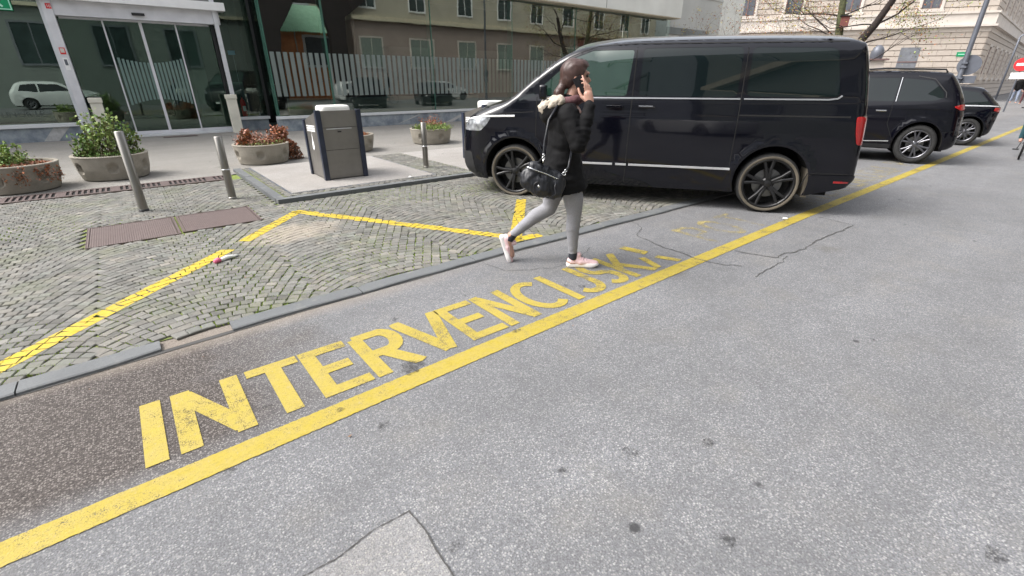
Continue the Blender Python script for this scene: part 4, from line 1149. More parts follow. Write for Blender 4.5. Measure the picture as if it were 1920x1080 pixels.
# planters with plants
def leaf(m, p, s, mi, up=0.):
    d = Vector((rnd.gauss(0, 1), rnd.gauss(0, 1), rnd.gauss(0, 1)+up)).normalized(); e = d.cross(Vector((rnd.gauss(0, 1), rnd.gauss(0, 1), rnd.gauss(0, 1)))).normalized()
    m.cur = mi; a = s*rnd.uniform(.7, 1.3); b = a*rnd.uniform(.28, .5)
    m.mesh([p, p+d*a*.5+e*b, p+d*a, p+d*a*.5-e*b], [(0, 1, 2, 3)])
def planter(x, y, r, h, rz, label, plants):
    t = empty('planter', (x, y, .022), rz, label, 'planter', 'round concrete planters before the glass front')
    prof = [(r*.80, 0.0), (r*.86, .02), (r*.94, h*.45), (r*.985, h*.92), (r, h*.97), (r*.985, h), (r*.90, h), (r*.89, h*.84)]
    # finer vertical steps for the round dimples
    P = []
    for a, b in zip(prof[:-1], prof[1:]):
        k = max(1, int(math.hypot(b[0]-a[0], b[1]-a[1])/.02))
        P += [(a[0]+(b[0]-a[0])*q/k, a[1]+(b[1]-a[1])*q/k) for q in range(k)]
    P.append(prof[-1]); N = 120; vs = []
    for i in range(N):
        a = 2*math.pi*i/N
        for k, (rr_, z) in enumerate(P):
            q = rr_
            if z > .04 and rr_ > r*.86 and k < len(P)-5:
                for c in range(6):
                    da = (a-c*math.pi/3+math.pi) % (2*math.pi)-math.pi; d = math.hypot(da*r, z-h*.52)
                    if d < h*.21: q -= .05*(1-(d/(h*.21))**6)
            q += .004*noise.noise(Vector((a*2, z*6, x)))
            vs.append((q*math.cos(a), q*math.sin(a), z))
    M_ = len(P); m = MB(); m.smooth = True
    m.mesh(vs, [(i*M_+k, ((i+1) % N)*M_+k, ((i+1) % N)*M_+k+1, i*M_+k+1) for i in range(N) for k in range(M_-1)])
    autosmooth(m.build('bowl', 'planter_concrete', t), 38)
    m = MB(); m.smooth = True; ring = [(0, 0, h*.90)]
    for k in range(1, 6):
        for i in range(24): ring.append((r*.9*k/5*math.cos(i*math.pi/12), r*.9*k/5*math.sin(i*math.pi/12), h*.88+.02*rnd.random()+.03*(1-k/5)))
    fs = [(0, 1+i, 1+(i+1) % 24) for i in range(24)]
    for k in range(4): fs += [(1+k*24+i, 1+(k+1)*24+i, 1+(k+1)*24+(i+1) % 24, 1+k*24+(i+1) % 24) for i in range(24)]
    m.mesh(ring, fs); m.build('soil', 'soil', t)
    m = MB(); m.lathe([(r*.81, -.008), (r*.74, -.02)], 24); m.build('foot', 'black_void', t)
    for (nm, kind, px, py, pr_, ph, n, cols) in plants:
        m = MB(); mats = ['twig']+cols
        for k in range(n):
            a = rnd.uniform(0, 6.28); q = pr_*math.sqrt(rnd.random()); bx_, by_ = px+q*math.cos(a), py+q*math.sin(a)
            if kind == 'mat':
                L = ph*rnd.uniform(.5, 1.3); base = Vector((bx_, by_, h*.88))
                d = Vector((rnd.gauss(0, .7)+math.cos(a)*.7*q/pr_, rnd.gauss(0, .7)+math.sin(a)*.7*q/pr_, 1)).normalized()
                for j in range(9): leaf(m, base+d*L*(j+1)/9+Vector((rnd.gauss(0, .008), rnd.gauss(0, .008), 0)), .030, 1+rnd.randrange(len(cols)), .4)
            elif kind == 'spill':
                base = Vector((bx_, by_, h*.90)); o_ = Vector((bx_, by_, 0)).normalized(); L = ph*rnd.uniform(.6, 1.2); pts = []
                for j in range(7):
                    tt = j/6; pts.append(base+o_*L*tt*.42+Vector((rnd.gauss(0, .012), rnd.gauss(0, .012), L*(.35*tt-.95*tt*tt))))
                m.cur = 0; m.tube(pts, .003, 4, False)
                for p in pts:
                    for j in range(4): leaf(m, p+Vector((rnd.gauss(0, .018), rnd.gauss(0, .018), rnd.gauss(0, .012))), .035, 1+rnd.randrange(len(cols)), .3)
            else:
                base = Vector((bx_, by_, h*.88)); L = ph*rnd.uniform(.55, 1.1); ln = Vector((rnd.gauss(0, .22), rnd.gauss(0, .22), 1)).normalized(); pts = [base]
                for j in range(6): pts.append(pts[-1]+ln*L/6+Vector((rnd.gauss(0, .010), rnd.gauss(0, .010), 0)))
                m.cur = 0; m.tube(pts, [.005-.0006*j for j in range(7)], 5, False)
                for j, p in enumerate(pts[2:]):
                    for q_ in range(5): leaf(m, p+Vector((rnd.gauss(0, .026), rnd.gauss(0, .026), rnd.gauss(0, .015))), .055, 1+rnd.randrange(len(cols)), .5)
        m.build(nm, mats, t)
G1 = ['leaf_green', 'leaf_green', 'leaf_pale', 'leaf_olive']; RU = ['leaf_rust', 'leaf_pink', 'leaf_brown', 'leaf_rust']; OL = ['leaf_olive', 'leaf_pale', 'leaf_brown']
planter(-1.42, 10.22, .53, .40, .2, 'concrete planter cut by the left edge, with pale green sprigs over brown trailing plants',
        [('ground_plant', 'spill', .05, -.15, .34, .30, 110, RU), ('bushy_plant', 'mat', -.1, .12, .3, .20, 150, G1), ('tall_plant', 'tall', -.12, .2, .22, .32, 16, ['leaf_pale', 'leaf_green', 'leaf_pale'])])
planter(-.26, 10.62, .53, .40, .5, 'concrete planter with the tallest bushy green plant, behind the plain bollard',
        [('ground_plant', 'mat', 0, 0, .42, .12, 260, ['leaf_green', 'leaf_green', 'leaf_olive']), ('bushy_plant', 'tall', -.04, .0, .20, .66, 30, ['leaf_green', 'leaf_green', 'leaf_pale', 'leaf_pale', 'leaf_pale', 'leaf_olive']), ('bushy_plant', 'tall', .30, -.02, .12, .50, 14, G1), ('bushy_plant', 'tall', -.33, 0, .1, .34, 10, G1)])
planter(2.12, 10.75, .52, .38, .25, 'concrete planter with pinkish brown heather spilling toward the waste container',
        [('ground_plant', 'mat', 0, -.05, .42, .09, 200, OL+['leaf_brown']), ('heather', 'tall', -.33, -.05, .10, .30, 16, RU), ('heather', 'mat', .0, .16, .30, .24, 170, ['leaf_pink', 'leaf_rust', 'leaf_pink', 'leaf_brown']), ('heather', 'spill', .40, .0, .16, .62, 130, RU), ('heather', 'tall', .44, .05, .14, .30, 30, RU)])
planter(4.20, 11.25, .50, .38, .1, 'concrete planter half hidden behind the waste container, with thin grey green sprigs',
        [('ground_plant', 'mat', 0, -.05, .34, .08, 160, ['leaf_rust', 'leaf_brown', 'leaf_rust']), ('bushy_plant', 'tall', -.05, .08, .2, .36, 26, ['leaf_pale', 'leaf_green', 'leaf_pale'])])
planter(6.42, 11.45, .55, .38, .55, 'concrete planter nearest the van, with green mat and rusty heather on its right',
        [('ground_plant', 'mat', -.05, -.08, .46, .15, 420, ['leaf_green', 'leaf_olive', 'leaf_pale']), ('heather', 'mat', .28, .1, .16, .30, 110, RU), ('heather', 'spill', .34, .0, .1, .36, 60, RU)])

# litter: torn plastic tube and small scraps
t = empty('litter', (.40, 4.80, .024), R(25), 'crumpled pink and white plastic scrap lying on the cobbles', 'litter')
m = MB(); m.smooth = True; m.tube([(.0, 0, .012), (.07, .004, .018), (.13, -.006, .010), (.19, .004, .006)], [.018, .022, .014, .006], 8); m.build('wrapper', 'litter_white', t)
m = MB(); m.smooth = True; m.tube([(-.055, 0, .016), (-.02, 0, .020), (.002, 0, .016)], [.020, .026, .018], 8); m.build('cap', 'litter_pink', t)
def crumple(x, y, z, s, mat, label):
    m = MB(); bm = bmesh.new(); bmesh.ops.create_icosphere(bm, subdivisions=2, radius=s)
    for v in bm.verts: v.co = v.co*(1+.5*noise.noise(v.co*40+Vector((x, y, 0)))); v.co.z = v.co.z*.5+s*.45
    bm.verts.index_update(); m.mesh([(v.co.x, v.co.y, v.co.z) for v in bm.verts], [[v.index for v in f.verts] for f in bm.faces]); bm.free()
    o = m.build('litter', mat); o.location = (x, y, z); tag(o, label, 'litter')
crumple(3.55, 7.12, .072, .028, 'litter_white', 'tiny white paper scrap at the front edge of the concrete slab')
crumple(6.02, 2.18, .004, .03, 'litter_white', 'tiny white scrap beside the rear wheel of the van')
m = MB()
for k in range(30):    # fallen leaf bits on the ground
    x = rnd.uniform(-1.5, 4.5); y = rnd.uniform(1.2, 7.5)
    z = .005 if y < ky(x) else .024
    if x > 1.4 and y > 6.7: z = .076
    a = rnd.uniform(0, 6.3); s = rnd.uniform(.005, .013); ca, sa = math.cos(a)*s, math.sin(a)*s
    m.mesh([(x-ca, y-sa, z), (x+sa*.5, y-ca*.5, z+.002), (x+ca, y+sa, z+.004), (x-sa*.4, y+ca*.4, z+.001)], [(0, 1, 2, 3)])
tag(m.build('fallen_leaves', 'leaf_brown'), 'tiny dry leaf bits scattered over road and cobbles', None, None, 'stuff')

# ================================================================== GLASS BUILDING
gb = empty('glass_building', (3, 17.5, 0), 0, 'modern building with a tall greenish glass front, sliding doors and pale concrete band above', 'building')
def P_(o): o.parent = gb; o.matrix_parent_inverse = Matrix.Translation((-3, -17.5, 0)); return o
def gbx(name, mat, *a, bev=0): return P_(bx(name, mat, None, *a, bev=bev))
YR, YL = 17.2, 18.3
# plinths and sills
gbx('plinth', 'marble', 4.05, 25.1, YR-.12, YR+.2, 0, .40); gbx('plinth', 'marble', 3.06, 4.0, YL-.05, YL+.2, 0, .36)
gbx('plinth', 'marble', -14, -.72, YL-.06, YL+.2, 0, .385)
for V_ in ([(-1.73, YL-.064, .03), (-1.42, YL-.064, .03), (-1.10, YL-.064, .38), (-1.44, YL-.064, .38)], [(10.3, YR-.124, .02), (10.6, YR-.124, .02), (11.5, YR-.124, .39), (11.3, YR-.124, .39)], [(8.2, YR-.124, .06), (8.25, YR-.124, .06), (9.2, YR-.124, .35), (9.1, YR-.124, .37)]):
    m = MB(); m.mesh(V_, [(0, 1, 2, 3)]); P_(m.build('marble_vein', 'marble_light'))
gbx('sill', 'sill_metal', 4.02, 25.1, YR-.16, YR+.05, .402, .485, bev=.006); gbx('sill', 'sill_metal', 3.06, 4.06, YL-.10, YL+.05, .362, .45, bev=.006)
gbx('sill', 'sill_metal', -14, -.72, YL-.12, YL+.05, .387, .48, bev=.006)
# glass panels
xs_ = [4.12, 5.96, 9.94, 13.82, 17.6, 21.4, 25.0]
for i, (a, b) in enumerate(zip(xs_[:-1], xs_[1:])):
    m = MB(); tl = [.000, .012, -.010, .006, -.008, .01][i]
    m.mesh([(a+.015, YR, .486), (b-.015, YR+tl, .486), (b-.015, YR+tl, 8.5), (a+.015, YR, 8.5)], [(0, 1, 2, 3)]); P_(m.build('glass_panel', 'facade_glass'))
for x in xs_[:-1]:
    m = MB(); wd = .030 if x != 5.96 else .07
    m.box(x-wd*.5, x+wd*.5, YR-.012, YR+.30, .487, 8.5); P_(m.build('glass_fin', 'glass_edge'))
m = MB(); m.quad((4.10, YR+.31, .486), (4.10, YL, .486), (4.10, YL, 8.5), (4.10, YR+.31, 8.5)); P_(m.build('glass_panel', 'return_glass'))
gbx('mullion', 'dark_metal', 4.02, 4.10, YL-.03, YL+.05, .452, 8.5)
m = MB(); m.quad((3.12, YL, .452), (4.02, YL, .452), (4.02, YL, 8.5), (3.12, YL, 8.5)); P_(m.build('glass_panel', 'door_glass'))
for a, b in ((-3.6, -.86), (-7.4, -3.66), (-11.2, -7.46)):
    m = MB(); m.quad((a, YL, .482), (b, YL, .482), (b, YL, 8.5), (a, YL, 8.5)); P_(m.build('glass_panel', 'left_glass'))
    gbx('mullion', 'sill_metal', b, b+.04, YL-.03, YL+.05, .483, 8.5)
gbx('mullion', 'sill_metal', -.82, -.785, YL-.06, YL+.05, .483, 8.5)
# frosted stripes
m = MB(); x = 4.18
while x < 16.3:
    m.quad((x, YR-.006, 1.08), (x+.125, YR-.006, 1.08), (x+.125, YR-.006, 2.37), (x, YR-.006, 2.37)); x += .195
P_(m.build('frosted_stripes', 'frosted'))
# concrete band above the glass and blank walls to the right
gbx('concrete_band', 'white_wall', 4.3, 25.1, YR-.55, YR+.6, 4.62, 9.0)
m = MB(); 
for x in (9.5, 14.0, 19.0): m.box(x, x+.025, YR-.553, YR-.549, 4.63, 9)
P_(m.build('band_joint', 'crack'))
gbx('soffit', 'cornice_beige', 4.3, 25.09, YR-.53, YR+.02, 4.585, 4.619)
gbx('side_wall', 'grey_wall', 25.1, 30.6, YR+.3, YR+3, 0, 9.5)
gbx('side_wall', 'white_wall', 30.6, 33.2, YR+.3, YR+3, 0, 9.5)
gbx('wall_coping', 'grey_wall', 25.1, 30.6, YR+.25, YR+.299, 5.9, 5.95)
gbx('recess_shade', 'interior_grey', 25.1, 29.3, YR+.22, YR+.298, 3.95, 4.28)  # dark strip standing proud of the wall, recess shade put into its colour
# door portal
gbx('door_jamb', 'white_frame', -.78, -.585, YL-.30, YL+.1, 0, 3.70, bev=.01)
gbx('door_jamb', 'white_frame', 2.99, 3.10, YL-.32, YL-.2, .0, 8.5, bev=.01)
gbx('door_jamb', 'dark_metal', 2.90, 2.985, YL-.08, YL+.08, .05, 3.09)
gbx('door_header', 'white_frame', -.583, 3.16, YL-.26, YL+.1, 3.09, 3.44, bev=.006)
gbx('canopy_box', 'sign_white', -1.0, 3.34, YL-.42, YL+.1, 3.442, 3.66, bev=.012)
gbx('wall_above_door', 'interior_grey', -1.0, 3.06, YL-.02, YL+.1, 3.662, 8.5)
s_ = gbx('door_sensor', 'black_plastic', 1.03, 1.32, YL-.325, YL-.262, 3.19, 3.255, bev=.01)
gbx('threshold', 'sill_metal', -.3, 2.9, YL-.25, YL+.1, .0225, .075)
for (a, b, yo) in ((-.57, .36, .02), (.32, 1.17, -.05), (1.17, 2.02, -.05), (1.98, 2.90, .02)):
    o = bx('door_leaf', 'door_glass', None, a, b, YL+yo, YL+yo+.004, .10, 3.08); o.data.materials.clear(); o.data.materials.append(MATS['door_glass'])
    me = o.data; P_(o)
    m = MB(); y = YL+yo
    if a > 0: m.box(a, a+.035, y-.02, y+.02, .08, 3.085)
    if b < 2.5: m.box(b-.035, b, y-.0205, y+.0205, .08, 3.085)
    m.box(a+.036, b-.036, y-.018, y+.018, .08, .17); m.box(a+.036, b-.036, y-.018, y+.018, 3.04, 3.086)
    fr = m.build('door_frame', 'white_frame', o)
m = MB(); n_ = 10
for leafx in (.40, 1.22):
    for k in range(8):
        x = leafx+.015+k*.094; u = ((x+.03)-1.18)/.80; zt = 2.02+.14*u*u; zb = 1.04-.17*u*u
        m.quad((x, YL-.058, zb), (x+.058, YL-.058, zb), (x+.058, YL-.058, zt), (x, YL-.058, zt))
P_(m.build('frosted_stripes', 'frosted_dark'))
m = MB(); m.box(-1.04, -.99, YL-.2, YL-.1, 0, 3.6); 
# small signs on the jamb
gbx('house_number', 'sign_red', -.70, -.595, YL-.306, YL-.301, 3.22, 3.34); gbx('notice', 'sign_red', -.735, -.62, YL-.306, YL-.301, 2.18, 2.34)
gbx('notice', 'stone_trim', -.72, -.64, YL-.311, YL-.307, 2.22, 2.32)
gbx('notice', 'sign_white', -.735, -.635, YL-.306, YL-.301, 1.80, 2.10); gbx('notice', 'sign_back', -.715, -.655, YL-.3105, YL-.3065, 1.92, 2.06)
def text(s, size, loc, mat, name, rx=math.pi/2, rz=0, ext=.0, parent=None):
    cu = bpy.data.curves.new(name, 'FONT'); cu.body = s; cu.size = size; cu.extrude = ext
    ob = bpy.data.objects.new(name+'_tmp', cu); COL.objects.link(ob); dg = bpy.context.evaluated_depsgraph_get(); me = bpy.data.meshes.new_from_object(ob.evaluated_get(dg))
    bpy.data.objects.remove(ob); me.materials.clear(); me.materials.append(MATS[mat]); o = bpy.data.objects.new(name, me); COL.objects.link(o); o.location = loc; o.rotation_euler = (rx, 0, rz)
    if parent: o.parent = parent
    return o
o = text('LINOR LE', .20, (-2.35, YL-.006, .66), 'faint_dark', 'faint_lettering'); P_(o)  # faint dark letters drawn just in front of the left pane
text('10', .085, (-.688, YL-.308, 3.25), 'sign_white', 'number', parent=None).parent = gb
bpy.data.objects['number'].matrix_parent_inverse = Matrix.Translation((-3, -17.5, 0))
# green escape sign hanging in the left window
t = empty('exit_sign', (-1.62, YL-.10, 3.3), 0, 'green emergency exit sign with white border in the top left corner', 'sign')
bx('sign_plate', 'sign_green', t, -.30, .28, -.012, .0, -.16, .19)
m = MB()
for a in ((-.29, .27, -.145, -.125), (-.29, .27, .155, .175), (.245, .265, -.124, .154), (-.29, -.27, -.124, .154)): m.box(a[0], a[1], -.0165, -.0125, a[2], a[3])
m.mesh([(.02, -.0165, -.02), (.10, -.0165, -.10), (.13, -.0165, -.07), (.05, -.0165, .02)], [(0, 1, 2, 3)])
m.mesh([(-.16, -.0165, -.09), (-.08, -.0165, -.10), (-.02, -.0165, .06), (-.10, -.0165, .10)], [(0, 1, 2, 3)])
m.build('sign_border', 'sign_mint', t)
# interior
gbx('interior_floor', 'interior_grey', -14, 25, YL+.2, 24, .0, .10)
gbx('interior_ceiling', 'interior_dark', -14, 25.0, YR+1.3, 22.6, 4.6, 4.9)
gbx('roof_slab', 'grey_wall', -14, 25.0, YR+.61, 23, 9.01, 9.4)
gbx('interior_wall', 'interior_dark', -14, 4.2, 22.6, 22.9, .1, 8.5)
gbx('interior_wall', 'interior_dark', 11.5, 25.0, 20.5, 20.8, .1, 8.5)
gbx('interior_wall', 'interior_dark', 4.2, 11.5, 20.8, 21.0, .1, 9.0); gbx('interior_wall', 'interior_dark', 4.201, 4.35, 21.001, 22.9, .1, 9.0)
gbx('interior_wall', 'interior_dark', 4.2, 11.5, 20.0, 20.2, .1, 1.05)
gbx('interior_wall', 'interior_dark', 8.15, 11.5, 20.0, 20.2, 1.05, 4.6)
gbx('counter', 'counter_green', 1.6, 3.9, 20.6, 21.1, .1, 1.5)
gbx('partition', 'interior_grey', 4.6, 12.4, YR+.55, YR+.62, .1, 1.0)
gbx('partition', 'interior_grey', 13.1, 16.6, YR+.55, YR+.62, .1, .55)
for i, x in enumerate((8.6, 12.6, 17)): gbx('dark_box', 'black_plastic', x, x+1.9, YR+.9, YR+1.5, .1, 2.72)
gbx('door_lobby_wall', 'interior_grey', 2.25, 2.62, 19.2, 21.0, .1, 3.4)
gbx('door_lobby_floor', 'counter_green', .3, 2.2, 20.6, 20.9, .1, .45)
# fire extinguisher inside
t = empty('fire_extinguisher', (3.42, 18.75, .45), 0, 'red fire extinguisher inside the glass, right of the sliding doors', 'extinguisher')
m = MB(); m.smooth = True; m.lathe([(.0, 0), (.075, .0), (.08, .03), (.08, .42), (.06, .50), (.025, .54), (.02, .58)], 20); m.build('cylinder', 'ext_red', t)
m = MB(); m.box(-.02, .02, -.03, .03, .58, .64); m.tube([(.02, 0, .6), (.10, 0, .5), (.09, 0, .2)], .012, 6); m.build('valve', 'black_plastic', t)
m = MB(); m.box(-.045, .045, -.083, -.0795, .16, .32); m.build('sticker', 'sign_white', t)
m = MB(); m.box(-.09, .09, .081, .12, -.44, .02); m.build('stand', 'dark_metal', t)
t = empty('hanging_sign', (3.40, 18.7, 2.36), 0, 'small blue sign on a thin pole behind the glass, right of the doors', 'sign')
bx('plate', 'sign_blue', t, -.10, .10, -.01, .01, -.05, .07); bx('pole', 'sign_back', t, .03, .045, .012, .025, -1.4, -.05)
# cream posts beside the doors
for x, y, h, l_ in ((-.36, YL-.62, 1.10, 'cream stone post left of the sliding doors behind the bushy planter'), (2.93, YL-.55, 1.13, 'cream stone post right of the sliding doors')):
    t = empty('door_post', (x, y, .022), 0, l_, 'post', 'cream posts beside the door')
    bx('shaft', 'cream_post', t, -.13, .13, -.13, .13, 0, h-.13, bev=.012); bx('cap', 'cream_post', t, -.15, .15, -.15, .15, h-.128, h, bev=.02)
t = bx('doormat', 'plate_rust', None, .9, 1.75, 17.3, 17.6, .024, .034); tag(t, 'brown door mat before the sliding doors', 'mat')

# ================================================================== STONE BUILDING FAR RIGHT
cnr = Vector((54.2, 8.6)); dA = Vector((-.5186, .8550)); dB = Vector((.9985, .0538))
sb = empty('stone_building', (cnr.x, cnr.y, 0), 0, 'large pale rusticated stone building filling the top right corner', 'building')
def wallpts(org, d, out, s, o, z): p = d*s+out*o; return (p.x, p.y, z)
def facade(d, out, L, openings, H=15):
    """courses of rusticated ashlar with real recessed grooves; openings [(s0,s1,z0,z1)]"""
    def W3(s, o, z): return wallpts(None, d, out, s, o, z)
    m = MB(); mg = MB()
    def blk(mm, s0, s1, o0, o1, z0, z1, bev=0):
        v = [W3(s, o, z) for z in (z0, z1) for o in (o0, o1) for s in (s0, s1)]
        mm.mesh(v, [(0, 2, 3, 1), (4, 5, 7, 6), (0, 1, 5, 4), (2, 6, 7, 3), (0, 4, 6, 2), (1, 3, 7, 5)])
    z = .0; i = 0
    while z < H:
        h = .42
        if 5.0 <= z < 5.8: z += h; continue
        # split the course at openings
        cuts = [(0.0, L)]
        for (a, b, c, e) in openings:
            if z+h*.5 > c and z+h*.5 < e:
                nc = []
                for (p, q) in cuts:
                    if b <= p or a >= q: nc.append((p, q)); continue
                    if a > p: nc.append((p, a))
                    if b < q: nc.append((b, q))
                cuts = nc
        for p, q in cuts:
            # vertical joints, staggered
            s = p; st = .95; off = .475 if i % 2 else 0
            js = [p]+[k*st+off for k in range(int(L/st)+2) if p+.2 < k*st+off < q-.2]+[q]
            for a, b in zip(js[:-1], js[1:]): blk(m, a+.012, b-.012, 0, .06, z+.028, z+h-.028)
        z += h; i += 1
    blk(mg, .02, L, -.5, .0, 0, H)
    wall = m.build('wall', 'ashlar', sb); mg.build('wall_joints', 'groove', sb)
    for (a, b, c, e) in openings:
        f = MB(); blk(f, a-.18, a, -.02, .13, c-.1, e+.2); blk(f, b, b+.18, -.02, .13, c-.1, e+.2); blk(f, a, b, -.02, .13, e, e+.2); blk(f, a-.3, b+.3, -.02, .22, c-.3, c-.1)
        fo = f.build('window', 'stone_trim', sb)
        g_ = MB(); blk(g_, a+.002, b-.002, .002, .02, c, e); g_.build('pane', 'window_dark', fo)
        g_ = MB(); mid = (a+b)/2; blk(g_, mid-.05, mid+.05, .021, .05, c, e); blk(g_, a+.003, a+.08, .021, .05, c, e); blk(g_, b-.08, b-.003, .021, .05, c, e); blk(g_, a+.081, mid-.051, .021, .05, c+(e-c)*.6, c+(e-c)*.6+.08); blk(g_, mid+.051, b-.081, .021, .05, c+(e-c)*.6, c+(e-c)*.6+.08); g_.build('frame', 'window_frame_red', fo)
    return blk
oA = Vector((-.855, -.5186)); oB = Vector((.0538, -.9985))
blk = facade(dA, oA, 30, [(a, a+1.25, 6.75, 9.6) for a in (3.6, 9.0, 13.2, 16.8, 20.6)])
m = MB(); blk(m, -.05, 30, .061, .12, 5.02, 5.35); blk(m, -.25, 30, .0, .42, 5.36, 5.50); blk(m, -.15, 30, .0, .22, 5.505, 6.25); blk(m, -.20, 30, .0, .30, 6.255, 6.40); m.build('cornice', 'stone_trim', sb)
m = MB(); blk(m, 4.0, 5.35, .061, .075, 1.2, 4.0); m.build('shutter', 'shutter_grey', sb)
m = MB(); blk(m, 4.0, 5.35, .076, .10, 2.9, 2.98); m.build('shutter_rail', 'window_frame_red', sb)
blk = facade(dB, oB, 60, [(a, a+1.2, 6.75, 9.6) for a in np.arange(4, 58, 4.2)]+[(a, a+1.3, 1.9, 4.1) for a in np.arange(3.2, 58, 4.2)])
m = MB(); blk(m, .05, 60, .061, .12, 5.02, 5.35); blk(m, -.25, 60, .0, .42, 5.36, 5.50); blk(m, -.15, 60, .0, .22, 5.505, 6.25); blk(m, -.20, 60, .0, .30, 6.255, 6.40); m.build('cornice', 'stone_trim', sb)
t = empty('street_name_plate', (cnr.x+dA.x*1.1, cnr.y+dA.y*1.1, 3.45), math.atan2(dA.y, dA.x), 'small green street name plate on the stone corner', 'sign')
bx('plate', 'sign_green', t, -.45, .45, .07, .09, -.16, .16); bx('text_band', 'sign_mint', t, -.36, .36, .091, .094, -.03, .03)
# turret dome box in front of the stone building
t = empty('gate_pillar', (33.2, 9.5, 0), R(31), 'stone gate pillar with rounded grey cap seen right of the van roof', 'pillar')
bx('shaft', 'stone_trim', t, -.35, .35, -.35, .35, 0, 2.55); bx('cap', 'window_frame_red', t, -.5, .5, -.5, .5, 2.552, 2.63)
m = MB(); m.smooth = True; m.lathe([(.28, 2.632), (.31, 2.85), (.29, 3.05), (.20, 3.22), (.08, 3.30), (0, 3.31)], 20); m.build('dome', 'sign_back', t)

# buildings on the camera's side of the street (mirrored in the glass and the van)
def flat_house(name, x0, x1, y, depth, H, wall, label, wins, bands=(), rz=0, low=None):
    t = empty(name, ((x0+x1)/2, y, 0), rz, label, 'building'); c = (x0+x1)/2
    m = MB()
    if low: m.box(x0-c, x1-c, -depth, 0, low[0], H); m.build('wall', wall, t); m = MB(); m.box(x0-c, x1-c, -depth, -.02, 0, low[0]-.002); m.build('ground_floor', low[1], t)
    else: m.box(x0-c, x1-c, -depth, 0, 0, H); m.build('wall', wall, t)
    for (a, b, z0, z1, fm, pm) in wins:
        m = MB(); d = .12
        m.box(a-c-d, a-c, -.019, .05, z0-d, z1+d); m.box(b-c, b-c+d, -.019, .05, z0-d, z1+d); m.box(a-c, b-c, -.019, .05, z1, z1+d); m.box(a-c, b-c, -.019, .07, z0-d, z0)
        f = m.build('window', fm, t)
        m = MB(); m.box(a-c, b-c, -.018, .012, z0, z1); m.build('pane', pm, f)
        m = MB(); k = (a+b)/2-c; m.box(k-.03, k+.03, .0125, .03, z0, z1); m.build('frame', fm, f)
    for (z0, z1, pr, mt) in bands:
        m = MB(); m.box(x0-c, x1-c, .001, pr, z0, z1); m.build('cornice', mt, t)
    return t
wins = []
for k in range(9):
    a = 17.0+k*4.5; wins.append((a, a+1.8, 2.6, 4.75, 'stone_trim', 'blind')); wins.append((a+.1, a+1.5, 6.9, 9.0, 'sign_white', 'pane')); wins.append((a+.1, a+1.5, 10.3, 12.3, 'sign_white', 'pane'))
flat_house('apartment_building', 16.4, 56, -6, 10, 14, 'beige_wall', 'beige apartment building with framed windows, mirrored in the glass front', wins, [(5.95, 6.15, .35, 'cornice_beige'), (6.15, 6.3, .2, 'cornice_beige')], low=(5.93, 'pink_wall'))
wins = []
for k in range(3):
    a = -3.6+k*3.8; wins += [(a, a+1.7, 2.5, 4.7, 'shutter_grey', 'pane'), (a, a+1.5, 6.9, 9, 'shutter_grey', 'pane'), (a, a+1.5, 10.3, 12.3, 'shutter_grey', 'pane')]
flat_house('apartment_building', -5.5, 10.4, -6.4, 10, 13.4, 'olive_wall', 'pale olive apartment building opposite the sliding doors, mirrored at the far left', wins, [(5.6, 5.8, .25, 'cornice_beige')])
wins = []
for fl in range(4):
    for k in range(4): a = -40+k*8.2; wins.append((a, a+4.2, 3.3+fl*3.3, 4.7+fl*3.3, 'dark_metal', 'pane'))
flat_house('office_building', -42, -7.5, -7.5, 12, 15.5, 'concrete_far', 'grey office block with strip windows mirrored in the side of the van', wins)
flat_house('office_building', -60, -50, -2, 12, 16, 'concrete_far', 'grey block closing the street behind the camera', [(-59, -52, 3+3.3*k, 4.4+3.3*k, 'dark_metal', 'pane') for k in range(4)], rz=R(90))

# portico with branching brown columns across the street and the kiosk seen through it (both mirrored in the glass)
def slab(m, pts, y0, y1):
    n = len(pts); v = [(x, y0, z) for x, z in pts]+[(x, y1, z) for x, z in pts]
    m.mesh(v, [tuple(range(n)), tuple(range(2*n-1, n-1, -1))]+[(i, i+n, (i+1) % n+n, (i+1) % n) for i in range(n)])
t = empty('portico', (12.6, -5.6, 0), 0, 'dark brown portico with branching columns across the street, mirrored in the glass', 'portico')
for nm, pts in (('column', [(9.1, 0), (10.5, 0), (10.57, 3.5), (10.74, 4.9), (11.74, 6.35), (12.2, 7.0), (9.0, 7.0)]), ('column', [(14.5, 0), (15.7, 0), (15.7, 3.6), (15.79, 6.0), (17.7, 7.3), (13.5, 7.3), (14.0, 6.3), (14.45, 4.95)]), ('beam', [(11.9, 6.72), (13.85, 6.75), (13.6, 7.6), (11.9, 7.6)])):
    m = MB(); slab(m, [(x-12.6, z) for x, z in pts], -.5 if nm == 'column' else -.45, 0); m.build(nm, 'column_brown', t)
bx('roof', 'column_brown', t, -3.4, 2.4, -.6, .0, 7.61, 13.5)
t = empty('kiosk', (14.5, -11.6, 0), R(180), 'small orange building with pale green corrugated awning, mirrored in the glass', 'kiosk')
bx('wall', 'orange_wall', t, -5, 5, 0, .3, 0, 5.4)
m = MB()
for k in range(50):
    x = -5+k*.2; m.mesh([(x, -.25, 5.36), (x+.1, -.25, 5.24), (x+.2, -.25, 5.36), (x+.2, 2.2, 7.6), (x, 2.2, 7.6)], [(0, 1, 2, 3, 4)])
m.build('awning', 'awning_green', t)
w_ = bx('window_frame', 'sign_white', t, -2.2, .5, -.05, -.003, 2.6, 5.1)
bx('pane', 'window_dark', w_, -2.0, .3, -.06, -.051, 2.8, 4.92)
bx('drain_pipe', 'stone_trim', t, 1.0, 1.1, -.1, -.003, 0, 5.3)

